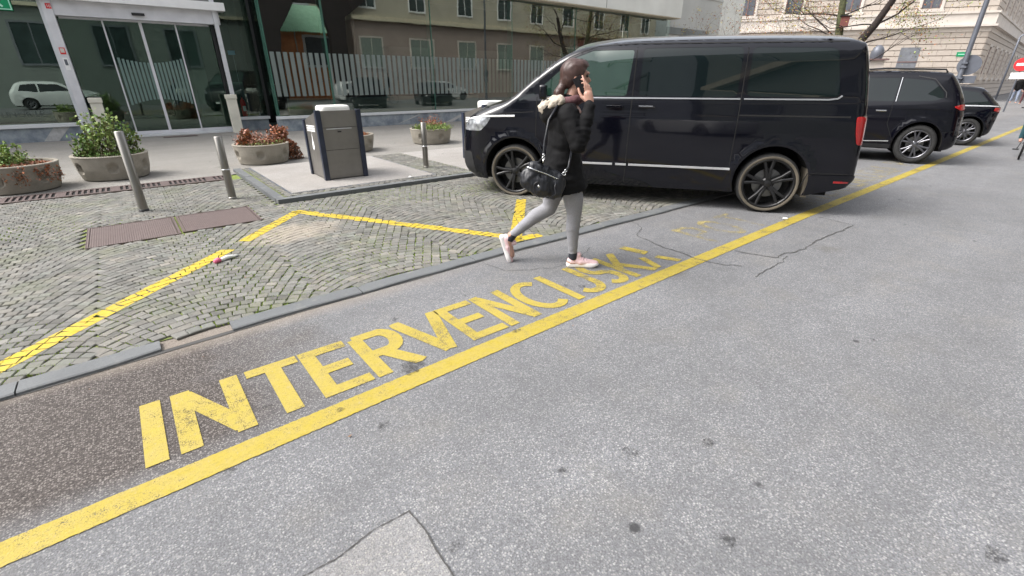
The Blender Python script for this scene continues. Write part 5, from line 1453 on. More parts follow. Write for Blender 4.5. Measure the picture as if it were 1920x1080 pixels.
# ================================================================== SIGNS AND LAMP POLE
t = empty('lamp_post', (22.0, 3.80, 0), 0, 'tall grey lamp post carrying two traffic signs seen from behind', 'lamp post')
m = MB(); m.smooth = True; m.lathe([(.10, 0), (.10, .5), (.075, .6), (.07, 3), (.06, 7)], 20); m.build('pole', 'galvanised', t)
m = MB(); m.tube([(0, 0, 6.9), (.3, -.6, 7.3), (.6, -1.4, 7.4)], .035, 8); m.box(.45, .75, -2.0, -1.3, 7.36, 7.46); m.build('lamp_arm', 'galvanised', t)
def face_sign(nm, mat, off, shape, z, parent, ang, th=.02):
    o = empty(nm, off, ang); o.parent = parent; o.location = off
    return o
sa = math.atan2(-3.8, -22)+math.pi/2   # plates are square to the street, backs toward the camera
m = MB(); m.lathe([(0, -.012), (.285, -.012), (.30, -.004), (.30, .004), (0, .006)], 36, 0, 0, 'y'); o = m.build('round_sign', 'sign_back', t); o.location = (.09, -.12, 2.01); o.rotation_euler = (0, 0, R(90+6))
m = MB(); m.box(-.28, .28, -.01, .01, -.11, .11, bev=.008); o = m.build('plate_sign', 'sign_back', t); o.location = (.09, -.12, 1.58); o.rotation_euler = (0, 0, R(96))
m = MB(); m.box(-.10, .10, -.10, .06, 2.05, 2.09); m.box(-.1, .1, -.1, .06, 1.93, 1.97); m.box(-.1, .1, -.1, .06, 1.6, 1.64); m.build('clamp', 'galvanised', t)
t = empty('no_entry_sign', (37.6, 4.16, .0), 0, 'round red no entry sign on a thin pole at the right edge', 'sign')
m = MB(); m.smooth = True; m.lathe([(.035, 0), (.035, 2.75)], 10); m.build('pole', 'galvanised', t)
m = MB(); m.lathe([(0, -.03), (.32, -.03), (.32, -.005), (0, -.005)], 36, 0, 0, 'y'); o = m.build('disc', 'sign_red', t); o.location = (-.04, 0, 2.32); o.rotation_euler = (0, 0, R(-84))
m = MB(); m.box(-.22, .22, -.034, -.0305, -.06, .06); b = m.build('bar', 'sign_white', o)
m = MB(); m.box(-.30, .30, -.03, -.01, -.15, .15); o = m.build('plate', 'sign_white', t); o.location = (-.04, 0, 1.78); o.rotation_euler = (0, 0, R(-84))
t = empty('street_pole', (39.5, 4.9, .12), 0, 'thin dark pole before the stone building', 'pole')
m = MB(); m.smooth = True; m.tube([(0, 0, 0), (0, 0, 3.6), (.15, -.25, 3.9), (.6, -1.2, 3.95)], .05, 8); m.build('shaft', 'galvanised', t)

# ================================================================== TREES
def grow(m, p, d, L, r, depth, ends, mossy=0):
    n = 7; pts = [p.copy()]; rr = [r]; dd = d.copy()
    for i in range(n):
        dd = (dd+Vector((rnd.gauss(0, .16), rnd.gauss(0, .16), rnd.gauss(.03, .10)))).normalized(); pts.append(pts[-1]+dd*L/n); rr.append(r*(1-.45*(i+1)/n))
    m.tube(pts, rr, 7 if r > .03 else 4, False)
    if depth == 0 or r < .003: ends.append((pts[-1], dd)); ends.append((pts[3], dd)); return
    k = rnd.choice((2, 3)) if depth > 1 else 3
    for i in range(k+1):
        j = n if i < 2 else rnd.randrange(3, n)
        nd = (dd*.65+Vector((rnd.gauss(0, .62), rnd.gauss(0, .62), rnd.gauss(.12, .38)))).normalized()
        grow(m, pts[j], nd, L*rnd.uniform(.55, .80), rr[j]*rnd.uniform(.5, .72), depth-1, ends)
def tree(x, y, trunk, branches, label, leafmats, nleaf, mossy=False, density=1.):
    t = empty('tree', (x, y, 0), 0, label, 'tree', 'sparse autumn street trees'); m = MB(); m.smooth = True
    pts = [Vector(p) for p in trunk]; m.tube(pts[:], [.235-.022*i for i in range(len(pts))], 12, False); m.build('trunk', 'bark_moss' if mossy else 'bark', t)
    m = MB(); m.smooth = True; ends = []
    for (j, d, L, r, dep) in branches: grow(m, pts[j], Vector(d).normalized(), L, r*.62, dep, ends)
    m.build('limbs', 'bark', t)
    m = MB()
    for p, d in ends:
        if rnd.random() > density: continue
        c = rnd.randrange(len(leafmats))
        for k in range(nleaf):
            leaf(m, p+Vector((rnd.gauss(0, .16), rnd.gauss(0, .16), rnd.gauss(-.02, .13))), .058, c if rnd.random() < .6 else rnd.randrange(len(leafmats)), -.4)
    m.build('crown', leafmats, t); return t
LY = ['leaf_yellow', 'leaf_brown', 'leaf_olive', 'leaf_pale', 'leaf_rust']
tree(26.0, 8.9, [(0, 0, 0), (-.05, .05, 1.0), (0, 0, 1.9), (.05, -.55, 2.9), (.1, -1.05, 3.7), (.1, -1.45, 4.6), (.05, -1.7, 5.6)],
     [(2, (0, -1, .15), 1.9, .05, 4), (3, (-.2, -1, .3), 1.7, .06, 4), (4, (.1, -1, .35), 2.0, .07, 4), (5, (0, .6, 1), 1.8, .07, 4), (6, (0, -.6, 1), 1.8, .08, 4), (4, (-.3, .9, .2), 1.6, .05, 4), (5, (.3, -1, -.1), 1.9, .05, 4)],
     'leaning dark tree trunk with few yellow leaves right of the van roof', LY, 9, False, .65)
tree(26.6, 9.35, [(0, 0, 0), (0, .02, 1.2), (0, 0, 2.4), (.05, -.05, 3.3), (.1, .10, 4.2), (.1, .2, 5.1), (.1, .3, 6.0)],
     [(3, (0, 1, .3), 1.7, .05, 4), (3, (-.2, .9, .55), 2.1, .05, 4), (4, (0, 1, .25), 2.4, .06, 4), (4, (.2, -.9, .5), 1.4, .05, 4), (5, (0, .8, .6), 2.2, .07, 4), (6, (0, 0, 1), 1.8, .07, 4), (5, (.1, -.9, .4), 1.6, .05, 4)],
     'mossy upright tree trunk carrying a nest box above the van roof', LY, 9, True, .6)
for (x, y, h) in ((25.6, 12.6, 3.3), (25.9, 11.2, 3.2), (26.2, 14.6, 3.2)):
    t = empty('shrub', (x, y, 0), 0, {12.6: 'bare forked shrub above the van roof, the middle one', 11.2: 'bare shrub above the van roof, nearest the mossy tree', 14.6: 'bare reddish shrub above the van roof, farthest left'}[y], 'shrub', 'bare shrubs behind the van'); m = MB(); m.smooth = True; ends = []
    for k in range(5): grow(m, Vector((0, 0, .2)), Vector((rnd.gauss(0, .3), rnd.gauss(0, .3), 1)).normalized(), h*.75, .035, 3, ends)
    m.build('stems', 'twig', t); m = MB()
    for p, d in ends:
        if rnd.random() < .35:
            for k in range(5): leaf(m, p+Vector((rnd.gauss(0, .1), rnd.gauss(0, .1), rnd.gauss(0, .1))), .06, rnd.randrange(3))
    m.build('leaves', ['leaf_rust', 'leaf_yellow', 'leaf_brown'], t)
t = empty('nest_box', (26.35, 9.12, 3.72), R(20), 'dark reddish nest box hanging on the mossy trunk', 'nest box')
bx('box', 'nest_box', t, -.16, .16, -.16, .16, 0, .42, bev=.01); m = MB(); m.mesh([(-.22, -.22, .40), (.22, -.22, .40), (.22, .22, .50), (-.22, .22, .50)], [(0, 1, 2, 3)]); m.box(-.22, .22, -.22, .22, .425, .45); m.build('roof', 'dark_metal', t)

# ================================================================== PEOPLE
def cap_seg(bm, a, b, ra, rb, sq=(1, 1), n=16):
    """tapered capsule; sq scales the section along (in-plane x-z normal, y)"""
    a, b = Vector(a), Vector(b); d = b-a; L = max(d.length, 1e-5); t = d/L
    yy = Vector((0, 1, 0)); e1 = yy.cross(t)
    if e1.length < .1: e1 = Vector((1, 0, 0)).cross(t)
    e1.normalize(); e2 = t.cross(e1)
    rings = []
    for k in range(5):
        th = math.pi/2*(1-k/4); rings.append((-math.sin(th)*ra, math.cos(th)*ra if k else .0005))
    for k in range(1, 5):
        th = math.pi/2*k/4
        if k == 1: rings.append((L, rb))
        rings.append((L+math.sin(th)*rb, max(math.cos(th)*rb, .0005)))
    vs = []
    for s_, r_ in rings:
        vs.append([bm.verts.new(a+t*s_+e1*(r_*sq[0]*math.cos(2*math.pi*i/n))+e2*(r_*sq[1]*math.sin(2*math.pi*i/n))) for i in range(n)])
    for r0, r1 in zip(vs[:-1], vs[1:]):
        for i in range(n): bm.faces.new((r0[i], r0[(i+1) % n], r1[(i+1) % n], r1[i]))
    bm.faces.new(vs[0][::-1]); bm.faces.new(vs[-1])
def ell(bm, c, r, rot=0):
    g_ = bmesh.ops.create_uvsphere(bm, u_segments=20, v_segments=14, radius=1)
    Mx = Matrix.Translation(c) @ Matrix.Rotation(rot, 4, 'Y') @ Matrix.Diagonal((*r, 1))
    bmesh.ops.transform(bm, matrix=Mx, verts=g_['verts'])
def organic(name, mat, parent, fill, voxel=.01, smooth=3, wrinkle=None, reg=None):
    bm = bmesh.new(); fill(bm); bmesh.ops.recalc_face_normals(bm, faces=bm.faces[:])
    me = bpy.data.meshes.new(name+'_src'); bm.to_mesh(me); bm.free()
    o = bpy.data.objects.new(name+'_src', me); COL.objects.link(o)
    md = o.modifiers.new('r', 'REMESH'); md.mode = 'VOXEL'; md.voxel_size = voxel
    if smooth: sm = o.modifiers.new('s', 'SMOOTH'); sm.iterations = smooth; sm.factor = .6
    dg = bpy.context.evaluated_depsgraph_get(); nm = bpy.data.meshes.new_from_object(o.evaluated_get(dg)); bpy.data.objects.remove(o)
    nm.name = name
    if wrinkle:
        co = [v.co.copy() for v in nm.vertices]; no = [v.normal.copy() for v in nm.vertices]
        for v, c, n_ in zip(nm.vertices, co, no): v.co = c+n_*wrinkle(c, n_)
    nm.materials.clear(); nm.materials.append(MATS[mat] if isinstance(mat, str) else MATS[mat[0]])
    if not isinstance(mat, str):
        for x_ in mat[1:]: nm.materials.append(MATS[x_])
        if reg:
            for f in nm.polygons: f.material_index = reg(f.center)
    nm.polygons.foreach_set('use_smooth', [True]*len(nm.polygons)); nm.update()
    r = bpy.data.objects.new(name, nm); COL.objects.link(r)
    if parent: r.parent = parent
    return r

PZ = .004
person = empty('person', (2.99, 2.71, PZ), HEAD-math.pi/2, 'woman in black hooded coat, grey leggings and pink sneakers phoning beside the van', 'person')
# joints (u = walking direction, v = away from the camera, z)
HIPc = (-.195, 0, .93)
def bodyfill(bm):
    C_ = lambda a, b, ra, rb, sq=(1, 1): cap_seg(bm, a, b, ra, rb, sq)
    # torso
    C_((-.195, 0, .90), (-.19, 0, 1.06), .115, .105, (1, 1.3)); C_((-.19, 0, 1.06), (-.185, 0, 1.28), .105, .12, (1, 1.35)); C_((-.185, -.12, 1.32), (-.185, .12, 1.32), .06, .06)
    C_((-.18, 0, 1.33), (-.145, 0, 1.46), .055, .050)
    # head: skull, face, jaw
    ell(bm, (-.147, 0, 1.595), (.100, .076, .100)); ell(bm, (-.118, 0, 1.555), (.080, .062, .095)); C_((-.105, -.012, 1.50), (-.078, 0, 1.483), .042, .028, (1, 1.2))
    C_((-.040, 0, 1.575), (-.022, 0, 1.545), .010, .014)                      # nose
    ell(bm, (-.040, 0, 1.515), (.014, .024, .010))                             # mouth
    ell(bm, (-.045, 0, 1.60), (.022, .05, .012))                              # brow
    for s in (-1, 1): ell(bm, (-.143, s*.077, 1.562), (.018, .010, .030), R(-12))  # ears
    # legs
    C_((-.18, -.075, .88), (-.095, -.07, .49), .082, .052); C_((-.095, -.07, .47), (-.085, -.065, .12), .048, .032)
    C_((-.085, -.065, .10), (-.07, -.065, .05), .036, .04); C_((-.10, -.065, .045), (.06, -.065, .035), .038, .034)
    C_((-.21, .075, .88), (-.30, .08, .50), .082, .052); C_((-.30, .08, .49), (-.635, .08, .25), .046, .032); C_((-.64, .08, .25), (-.665, .08, .19), .036, .040); C_((-.665, .08, .17), (-.64, .08, .06), .038, .034)
    # far arm, bent forward a little
    C_((-.19, .18, 1.30), (-.20, .225, 1.05), .045, .038); C_((-.20, .225, 1.04), (-.14, .15, .90), .037, .026); ell(bm, (-.13, .13, .865), (.030, .018, .045))
    for k in range(4): C_((-.145+.014*k, .13, .85), (-.140+.014*k, .125, .795+.008*abs(k-1.5)), .009, .007)
    C_((-.11, .125, .875), (-.095, .12, .835), .010, .008)
    # near arm: shoulder, elbow, wrist at the ear
    C_((-.19, -.17, 1.29), (-.095, -.235, 1.09), .045, .040); C_((-.095, -.235, 1.09), (-.030, -.165, 1.36), .038, .025)
body = organic('body', 'skin', person, bodyfill, .0085, 2)
# near hand holding the phone: palm, four unequal bent fingers, thumb from the side of the palm
def handfill(bm):
    C_ = lambda a, b, ra, rb, sq=(1, 1): cap_seg(bm, a, b, ra, rb, sq, 10)
    C_((-.030, -.165, 1.345), (-.034, -.150, 1.40), .024, .026, (1, .8)); C_((-.034, -.150, 1.40), (-.048, -.142, 1.450), .030, .031, (1.15, .62)); C_((-.022, -.147, 1.415), (-.030, -.142, 1.455), .018, .016, (1, .8)); 
    F = [[(-.022, -.140, 1.452), (-.030, -.139, 1.490), (-.062, -.125, 1.503), (-.078, -.112, 1.500)],
         [(-.036, -.141, 1.462), (-.044, -.141, 1.508), (-.074, -.128, 1.530), (-.096, -.113, 1.529)],
         [(-.051, -.140, 1.466), (-.060, -.141, 1.516), (-.082, -.130, 1.548), (-.102, -.114, 1.555)],
         [(-.065, -.138, 1.462), (-.076, -.140, 1.512), (-.086, -.132, 1.552), (-.096, -.116, 1.578)]]
    for f, r_ in zip(F, (.0085, .0095, .0100, .0095)):
        for i in range(3): C_(f[i], f[i+1], r_*(1-.10*i), r_*(1-.10*(i+1)))
    T_ = [(-.062, -.146, 1.405), (-.092, -.134, 1.428), (-.112, -.120, 1.462), (-.120, -.110, 1.488)]
    for i, r_ in zip(range(3), (.0145, .012, .0105)): C_(T_[i], T_[i+1], r_, r_*.88)
hand = organic('hand', 'skin', person, handfill, .0036, 1)
m = MB(); m.box(-.037, .037, -.0045, .0045, -.078, .078, bev=.004); ph = m.build('phone', 'phone')
tag(ph, 'dark phone held to the ear of the walking woman', 'phone')
c_, s_ = math.cos(HEAD-math.pi/2), math.sin(HEAD-math.pi/2)
pl = Vector((-.100, -.101, 1.502)); ph.location = (2.99+pl.x*c_-pl.y*s_, 2.71+pl.x*s_+pl.y*c_, pl.z+PZ); ph.rotation_euler = (R(-6), R(-28), HEAD-math.pi/2)
# eyes, lips
m = MB(); m.smooth = True
for s in (-1, 1):
    bm = bmesh.new(); bmesh.ops.create_uvsphere(bm, u_segments=12, v_segments=8, radius=.011); bm.verts.index_update()
    m.mesh([(v.co.x-.046, v.co.y+s*.030, v.co.z+1.578) for v in bm.verts], [[v.index for v in f.verts] for f in bm.faces]); bm.free()
m.build('eyes', 'phone', person)
# hair: smooth cap swept back into a low ponytail
def hairfill(bm):
    ell(bm, (-.150, 0, 1.602), (.110, .087, .103)); ell(bm, (-.110, 0, 1.640), (.080, .068, .062)); ell(bm, (-.185, 0, 1.565), (.070, .075, .080)); ell(bm, (-.115, 0, 1.60), (.080, .081, .075))
    ell(bm, (-.222, 0, 1.535), (.040, .045, .040)); cap_seg(bm, (-.232, 0, 1.515), (-.262, -.02, 1.455), .030, .042, (1, 1.2)); cap_seg(bm, (-.262, -.02, 1.455), (-.248, -.035, 1.40), .042, .036, (1, 1.3)); cap_seg(bm, (-.248, -.035, 1.40), (-.215, -.055, 1.345), .034, .018, (1, 1.3))
def hairfill2(bm): hairfill(bm)
hair = organic('hair', 'hair', person, hairfill2, .0075, 3, lambda c, n_: .0045*noise.noise(Vector((c.x*16, c.y*70, c.z*16)))+.0012*noise.noise(Vector((c.x*50, c.y*50, c.z*20))))
# cut hair away from the face and ear side
bmh = bmesh.new(); bmh.from_mesh(hair.data)
dl = [v for v in bmh.verts if (v.co.x > -.148+.55*(v.co.z-1.555) and v.co.z < 1.640 and v.co.z > 1.46) and not (v.co.z > 1.60 and abs(v.co.y) > .052)]
dl = [v for v in bmh.verts if v.co.z > 1.47 and v.co.x > (-.092+.62*(v.co.z-1.565)) and v.co.z < 1.640]
bmesh.ops.delete(bmh, geom=dl, context='VERTS'); bmh.to_mesh(hair.data); bmh.free()
# coat
def wr(c, n_):
    f = 0
    f += .010*noise.noise(Vector((c.x*7, c.y*7, c.z*5)))
    f += .006*noise.noise(Vector((c.x*16+3, c.y*16, c.z*22)))
    if c.x > -.14 and c.z > 1.05: f += .006*noise.noise(Vector((c.x*12, c.y*12, c.z*48+3*c.x)))+.0025*math.sin(c.z*80+c.x*50+6*noise.noise(c*8))   # sleeve folds at the elbow
    return f
def coatfill(bm):
    C_ = lambda a, b, ra, rb, sq=(1, 1): cap_seg(bm, a, b, ra, rb, sq, 24)
    C_((-.20, 0, 1.25), (-.205, 0, 1.06), .135, .130, (1, 1.42)); C_((-.205, 0, 1.06), (-.200, 0, .93), .130, .152, (1, 1.28)); C_((-.200, 0, .94), (-.195, 0, .80), .152, .182, (1, 1.1))
    C_((-.195, -.16, 1.30), (-.195, .16, 1.30), .085, .085); C_((-.185, 0, 1.34), (-.175, 0, 1.385), .100, .075, (1, 1.15))
    ell(bm, (-.275, 0, 1.26), (.095, .15, .11))
    C_((-.195, -.175, 1.285), (-.110, -.245, 1.095), .075, .068); C_((-.115, -.245, 1.085), (-.040, -.175, 1.335), .068, .046); C_((-.04, -.175, 1.33), (-.036, -.166, 1.365), .047, .043)
    C_((-.19, .18, 1.28), (-.205, .24, 1.05), .075, .062); C_((-.205, .24, 1.04), (-.13, .19, .88), .06, .048)
    # flared skirt with an open hem
    n = 40; rings = []
    for z, rx, ry, cx in ((.95, .150, .185, -.200), (.86, .168, .190, -.200), (.77, .190, .196, -.195), (.69, .212, .205, -.190), (.675, .210, .203, -.190), (.72, .150, .15, -.19)):
        rings.append([bm.verts.new((cx+rx*math.cos(2*math.pi*i/n)*(1+.03*math.sin(5*2*math.pi*i/n)), ry*math.sin(2*math.pi*i/n), z+(.030*(-math.cos(2*math.pi*i/n)*-1) if z < .8 else 0))) for i in range(n)])
    for r0, r1 in zip(rings[:-1], rings[1:]):
        for i in range(n): bm.faces.new((r0[i], r0[(i+1) % n], r1[(i+1) % n], r1[i]))
    bm.faces.new(rings[0][::-1]); bm.faces.new(rings[-1])
coat = organic('coat', 'coat', person, coatfill, .0095, 5, wr)
def hoodfill(bm):
    cap_seg(bm, (-.335, -.07, 1.345), (-.335, .07, 1.345), .070, .070, (1.0, 1.), 20); ell(bm, (-.325, 0, 1.30), (.085, .15, .085), R(-25)); cap_seg(bm, (-.29, -.11, 1.33), (-.16, -.125, 1.345), .055, .040); cap_seg(bm, (-.29, .11, 1.33), (-.16, .125, 1.345), .055, .040)
organic('hood', ['coat', 'coat'], coat, hoodfill, .009, 4, lambda c, n_: .006*noise.noise(c*14))
def liningfill(bm):
    ell(bm, (-.300, -.03, 1.385), (.088, .135, .050), R(-32)); cap_seg(bm, (-.360, -.08, 1.355), (-.255, -.135, 1.405), .050, .036); cap_seg(bm, (-.360, .08, 1.355), (-.255, .12, 1.405), .050, .036); cap_seg(bm, (-.372, -.08, 1.345), (-.372, .08, 1.345), .045, .045)
organic('hood_lining', 'fleece', coat, liningfill, .008, 3, lambda c, n_: .010*noise.noise(c*38)+.005*noise.noise(c*80))
def scarffill(bm):
    for k in range(14):
        a0, a1 = 2*math.pi*k/14, 2*math.pi*(k+1)/14
        cap_seg(bm, (-.165+.085*math.cos(a0), .085*math.sin(a0), 1.40+.015*math.cos(a0)), (-.165+.085*math.cos(a1), .085*math.sin(a1), 1.40+.015*math.cos(a1)), .036, .036)
organic('scarf', 'scarf', person, scarffill, .009, 3, lambda c, n_: .009*noise.noise(c*24))
def legfill(bm):
    C_ = lambda a, b, ra, rb, sq=(1, 1): cap_seg(bm, a, b, ra, rb, sq, 20)
    C_((-.18, -.075, .86), (-.105, -.07, .62), .100, .086); C_((-.105, -.07, .62), (-.090, -.07, .49), .086, .064); C_((-.092, -.07, .48), (-.100, -.068, .36), .062, .062); C_((-.100, -.068, .36), (-.085, -.065, .135), .061, .0385)
    C_((-.21, .075, .86), (-.262, .08, .64), .100, .088); C_((-.262, .08, .64), (-.300, .08, .50), .087, .066); C_((-.302, .08, .50), (-.415, .082, .435), .065, .064); C_((-.415, .082, .435), (-.622, .08, .258), .063, .038)
    ell(bm, (-.20, 0, .90), (.11, .14, .11))
organic('leggings', 'leggings', person, legfill, .008, 4, lambda c, n_: .0025*noise.noise(Vector((c.x*10, c.y*10, c.z*30))))
def sockf(bm):
    cap_seg(bm, (-.085, -.065, .15), (-.082, -.065, .085), .0365, .042); cap_seg(bm, (-.615, .08, .262), (-.655, .08, .215), .0365, .042)
organic('socks', 'sock', person, sockf, .007, 2)
def shoe(Mx, nm):
    def f(bm):
        n0 = len(bm.verts)
        cap_seg(bm, (-.075, 0, .055), (.0, 0, .050), .044, .043, (.95, .9)); cap_seg(bm, (.0, 0, .046), (.105, .004, .036), .043, .032, (.85, 1.05)); cap_seg(bm, (.105, .004, .036), (.140, .002, .033), .034, .028, (.8, 1.15))
        cap_seg(bm, (-.072, 0, .07), (-.068, 0, .098), .038, .036); cap_seg(bm, (-.035, 0, .075), (-.015, 0, .115), .034, .024, (1, .9)); cap_seg(bm, (-.085, 0, .09), (-.094, 0, .118), .022, .014)
        for x_ in (.0, .025, .05): cap_seg(bm, (x_, -.02, .088-x_*.35), (x_+.004, .02, .088-x_*.35), .006, .006)
        bmesh.ops.transform(bm, matrix=Mx, verts=bm.verts[:])
    o = organic(nm, 'sneaker', person, f, .005, 2)
    def g_(bm):
        P = [(-.122, 0), (-.112, .034), (-.05, .040), (.03, .040), (.10, .050), (.150, .036), (.172, .004), (.150, -.036), (.10, -.046), (.03, -.036), (-.05, -.036), (-.112, -.034)]
        P = rpoly(P, .03, 3); n = len(P); rs = []
        for k_, z0, z1 in ((.93, .0, .010), (1.03, .010, .008), (1.05, .022, .020), (.97, .040, .030)):
            rs.append([bm.verts.new((.02+(x_-.02)*k_, y_*k_, z0+(.008 if x_ > .13 and z0 < .02 else 0)+(.006 if x_ < -.08 and z0 > .02 else 0))) for x_, y_ in P])
        for r0, r1 in zip(rs[:-1], rs[1:]):
            for i in range(n): bm.faces.new((r0[i], r0[(i+1) % n], r1[(i+1) % n], r1[i]))
        bm.faces.new(rs[0][::-1]); bm.faces.new(rs[-1]); bmesh.ops.transform(bm, matrix=Mx, verts=bm.verts[:])
    organic('sole', 'sneaker_sole', o, g_, .005, 1)
shoe(Matrix.Translation((-.015, -.065, .0)), 'sneaker')
shoe(Matrix.Translation((-.665, .08, .145)) @ Matrix.Rotation(R(73), 4, 'Y') @ Matrix.Translation((.0, 0, -.055)), 'sneaker')
# handbag at the hip, behind the near arm
hb = empty('handbag', (2.99+(-.40)*c_-(-.25)*s_, 2.71+(-.40)*s_+(-.25)*c_, .84+PZ), HEAD-math.pi/2, 'black leather handbag with silver zip and rings hanging at the walking woman\'s hip', 'handbag')
def bagf(bm):
    cap_seg(bm, (-.075, 0, -.015), (.10, 0, -.095), .098, .088, (1, .55), 24); cap_seg(bm, (-.02, 0, -.10), (.13, 0, -.06), .065, .075, (1, .6), 20); cap_seg(bm, (-.06, 0, .07), (.14, 0, -.005), .056, .046, (1, .85), 20); ell(bm, (.0, -.01, -.06), (.130, .060, .095), R(25))
organic('bag', 'bag_leather', hb, bagf, .007, 3, lambda c, n_: .011*noise.noise(c*17)+.005*noise.noise(Vector((c.x*60, c.y*20, c.z*25))))
m = MB(); m.smooth = True
m.tube([(-.115, -.052, .090), (-.05, -.056, .066), (.04, -.054, .035), (.12, -.048, .0), (.155, -.03, -.012)], .0045, 8); m.build('zip', 'chrome', hb)
m = MB(); m.smooth = True; P = [(-.02+.040*math.cos(a*math.pi/12), -.060, -.060+.034*math.sin(a*math.pi/12)) for a in range(25)]; m.tube(P, .005, 8, False); m.build('ring_ornament', 'bag_leather', hb)
m = MB(); m.smooth = True; m.lathe([(.0, -.068), (.008, -.067), (.010, -.062), (.0, -.060)], 16, -.02, -.060, 'y'); m.build('stud', 'chrome', hb)
m = MB(); m.smooth = True
for (cx_, cz_, r_) in ((.178, .035, .012), (.190, .058, .009), (.012, .155, .010), (.014, .178, .008)):
    P = [(cx_+r_*math.cos(a*math.pi/8), -.045, cz_+r_*math.sin(a*math.pi/8)) for a in range(17)]; m.tube(P, .0035, 6, False)
m.tube([(.196, -.045, .070), (.215, -.04, .088)], .004, 6); m.tube([(.01, -.045, .12), (.012, -.045, .145)], .006, 6)
m.build('clasp', 'chrome', hb)
m = MB(); m.smooth = True; m.tube([(.12, -.04, -.03), (.105, -.065, -.07), (.12, -.065, -.12), (.07, -.06, -.155)], .006, 8); m.tube([(-.04, -.01, .10), (.012, -.035, .16), (.02, -.025, .28), (.05, .02, .43), (.12, .10, .53)], .010, 8); m.tube([(.16, -.02, -.01), (.21, -.05, .09), (.24, .05, .2)], .009, 8); m.build('strap', 'bag_leather', hb)

# rider at the right edge
def stick(name, x, y, z, rz, label, cloth, legc, hairc, ride=False):
    t = empty(name, (x, y, z), rz, label, 'person')
    def bf(bm):
        C_ = lambda a, b, ra, rb, sq=(1, 1): cap_seg(bm, a, b, ra, rb, sq, 12)
        C_((0, 0, .92), (.02, 0, 1.35), .12, .13, (1, 1.3)); C_((.02, 0, 1.35), (.03, 0, 1.5), .05, .05); ell(bm, (.04, 0, 1.60), (.095, .075, .12)); ell(bm, (.13, 0, 1.59), (.018, .014, .022))
        for s in (-1, 1):
            k = .18*s
            C_((0, s*.09, .9), (.12*s if not ride else .30, s*.09, .50), .09, .06); C_((.12*s if not ride else .30, s*.09, .5), (-.02+.18*s if not ride else .16, s*.1, .08), .058, .04); C_((-.04+.18*s if not ride else .12, s*.1, .05), (.12+.18*s if not ride else .3, s*.1, .04), .04, .03)
            C_((.02, s*.19, 1.36), (.0-.10*s, s*.23, 1.08), .05, .04); C_((.0-.10*s, s*.23, 1.08), (.12-.08*s, s*.21, .86), .038, .028); ell(bm, (.13-.08*s, s*.21, .81), (.028, .02, .05))
            for q in range(4): C_((.115-.08*s+.014*q, s*.21, .79), (.12-.08*s+.014*q, s*.21, .72), .008, .007)
    organic('body', 'skin', t, bf, .016, 2)
    def cf(bm):
        C_ = lambda a, b, ra, rb, sq=(1, 1): cap_seg(bm, a, b, ra, rb, sq, 12)
        C_((0, 0, .90), (.02, 0, 1.36), .15, .15, (1, 1.3)); C_((.02, -.15, 1.38), (.02, .15, 1.38), .07, .07)
        for s in (-1, 1): C_((.02, s*.19, 1.36), (.0-.10*s, s*.24, 1.08), .068, .058); C_((.0-.10*s, s*.24, 1.08), (.11-.08*s, s*.215, .88), .056, .045)
    organic('jacket', cloth, t, cf, .018, 3, lambda c, n_: .008*noise.noise(c*9))
    def lf_(bm):
        C_ = lambda a, b, ra, rb, sq=(1, 1): cap_seg(bm, a, b, ra, rb, sq, 12)
        for s in (-1, 1): C_((0, s*.09, .92), (.12*s if not ride else .30, s*.09, .50), .105, .075); C_((.12*s if not ride else .30, s*.09, .5), (-.02+.18*s if not ride else .16, s*.1, .11), .072, .055)
    organic('trousers', legc, t, lf_, .016, 3)
    organic('hair', 'hair', t, lambda bm: ell(bm, (.015, 0, 1.645), (.10, .085, .10)), .014, 2)
    return t
pd = stick('person', 49.0, 5.15, .12, R(200), 'distant pedestrian in a black jacket with a yellow backpack near the right edge', 'coat', 'jeans', 'hair')
bx('backpack', 'jacket_yellow', pd, -.26, -.13, -.17, .17, 1.0, 1.42, bev=.04)
pd2 = stick('person', 47.0, 4.45, .12, R(20), 'distant pedestrian in dark clothes cut by the right edge', 'coat', 'scarf', 'hair')
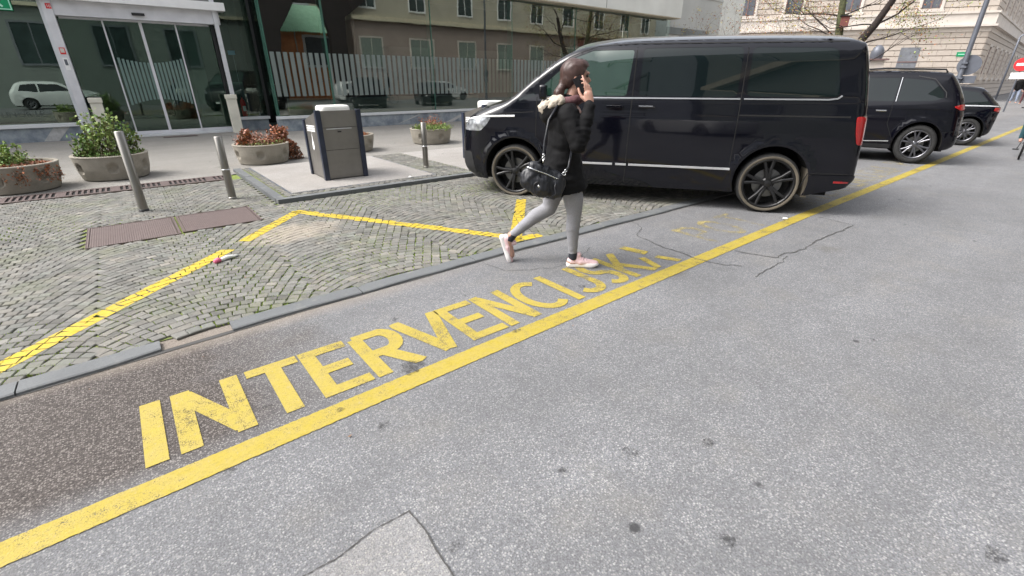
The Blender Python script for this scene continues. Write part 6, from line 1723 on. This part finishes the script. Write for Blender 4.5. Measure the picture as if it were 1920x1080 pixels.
rd = stick('person', 15.60, 1.16, .30, R(184), 'cyclist in teal trousers mostly outside the right edge', 'coat', 'cloth_teal', 'hair', True)
bk = empty('bicycle', (15.45, 1.16, 0), R(184), 'bicycle ridden at the right edge of the view', 'bicycle')
for wx in (-.50, .55):
    wt = bpy.data.objects.new('wheel', None); COL.objects.link(wt); wt.parent = bk; wt.location = (wx, 0, .345)
    m = MB(); m.smooth = True; m.tube([(.33*math.cos(a*math.pi/20), 0, .33*math.sin(a*math.pi/20)) for a in range(41)], .017, 8, False); m.build('tyre', 'tyre', wt)
    m = MB(); m.smooth = True; m.tube([(.31*math.cos(a*math.pi/20), 0, .31*math.sin(a*math.pi/20)) for a in range(41)], .008, 6, False)
    for k in range(16): a = k*math.pi/8; m.tube([(0, .02*(-1)**k, 0), (.31*math.cos(a), 0, .31*math.sin(a))], .0015, 4, False)
    m.lathe([(.0, -.04), (.02, -.04), (.02, .04), (0, .04)], 10, 0, 0, 'y'); m.build('rim', 'silver_rim', wt)
m = MB(); m.smooth = True
for P in ([(-.50, 0, .345), (-.12, 0, .30), (-.22, 0, .88)], [(-.12, 0, .30), (.36, 0, .70)], [(-.20, 0, .78), (.36, 0, .82)], [(-.50, 0, .345), (-.20, 0, .74)], [(.34, 0, .98), (.38, 0, .66), (.55, 0, .345)]): m.tube(P, .016, 8)
m.build('frame', 'cloth_teal', bk)
m = MB(); m.smooth = True; m.tube([(.20, -.28, 1.02), (.34, -.12, 1.02), (.36, 0, 1.0), (.34, .12, 1.02), (.20, .28, 1.02)], .012, 8); m.build('handlebar', 'dark_metal', bk)
m = MB(); m.smooth = True; m.box(-.34, -.10, -.07, .07, .89, .94, bev=.02); m.build('saddle', 'black_plastic', bk)
for P in (((-.12, -.07, .30), (-.06, -.10, .15)), ((-.12, .07, .30), (-.18, .10, .45))):
    m = MB(); m.tube(P, .01, 6); q = P[1]; m.box(q[0]-.05, q[0]+.05, q[1]-.06, q[1]+.04, q[2]-.012, q[2]+.012); m.build('pedal', 'dark_metal', bk)
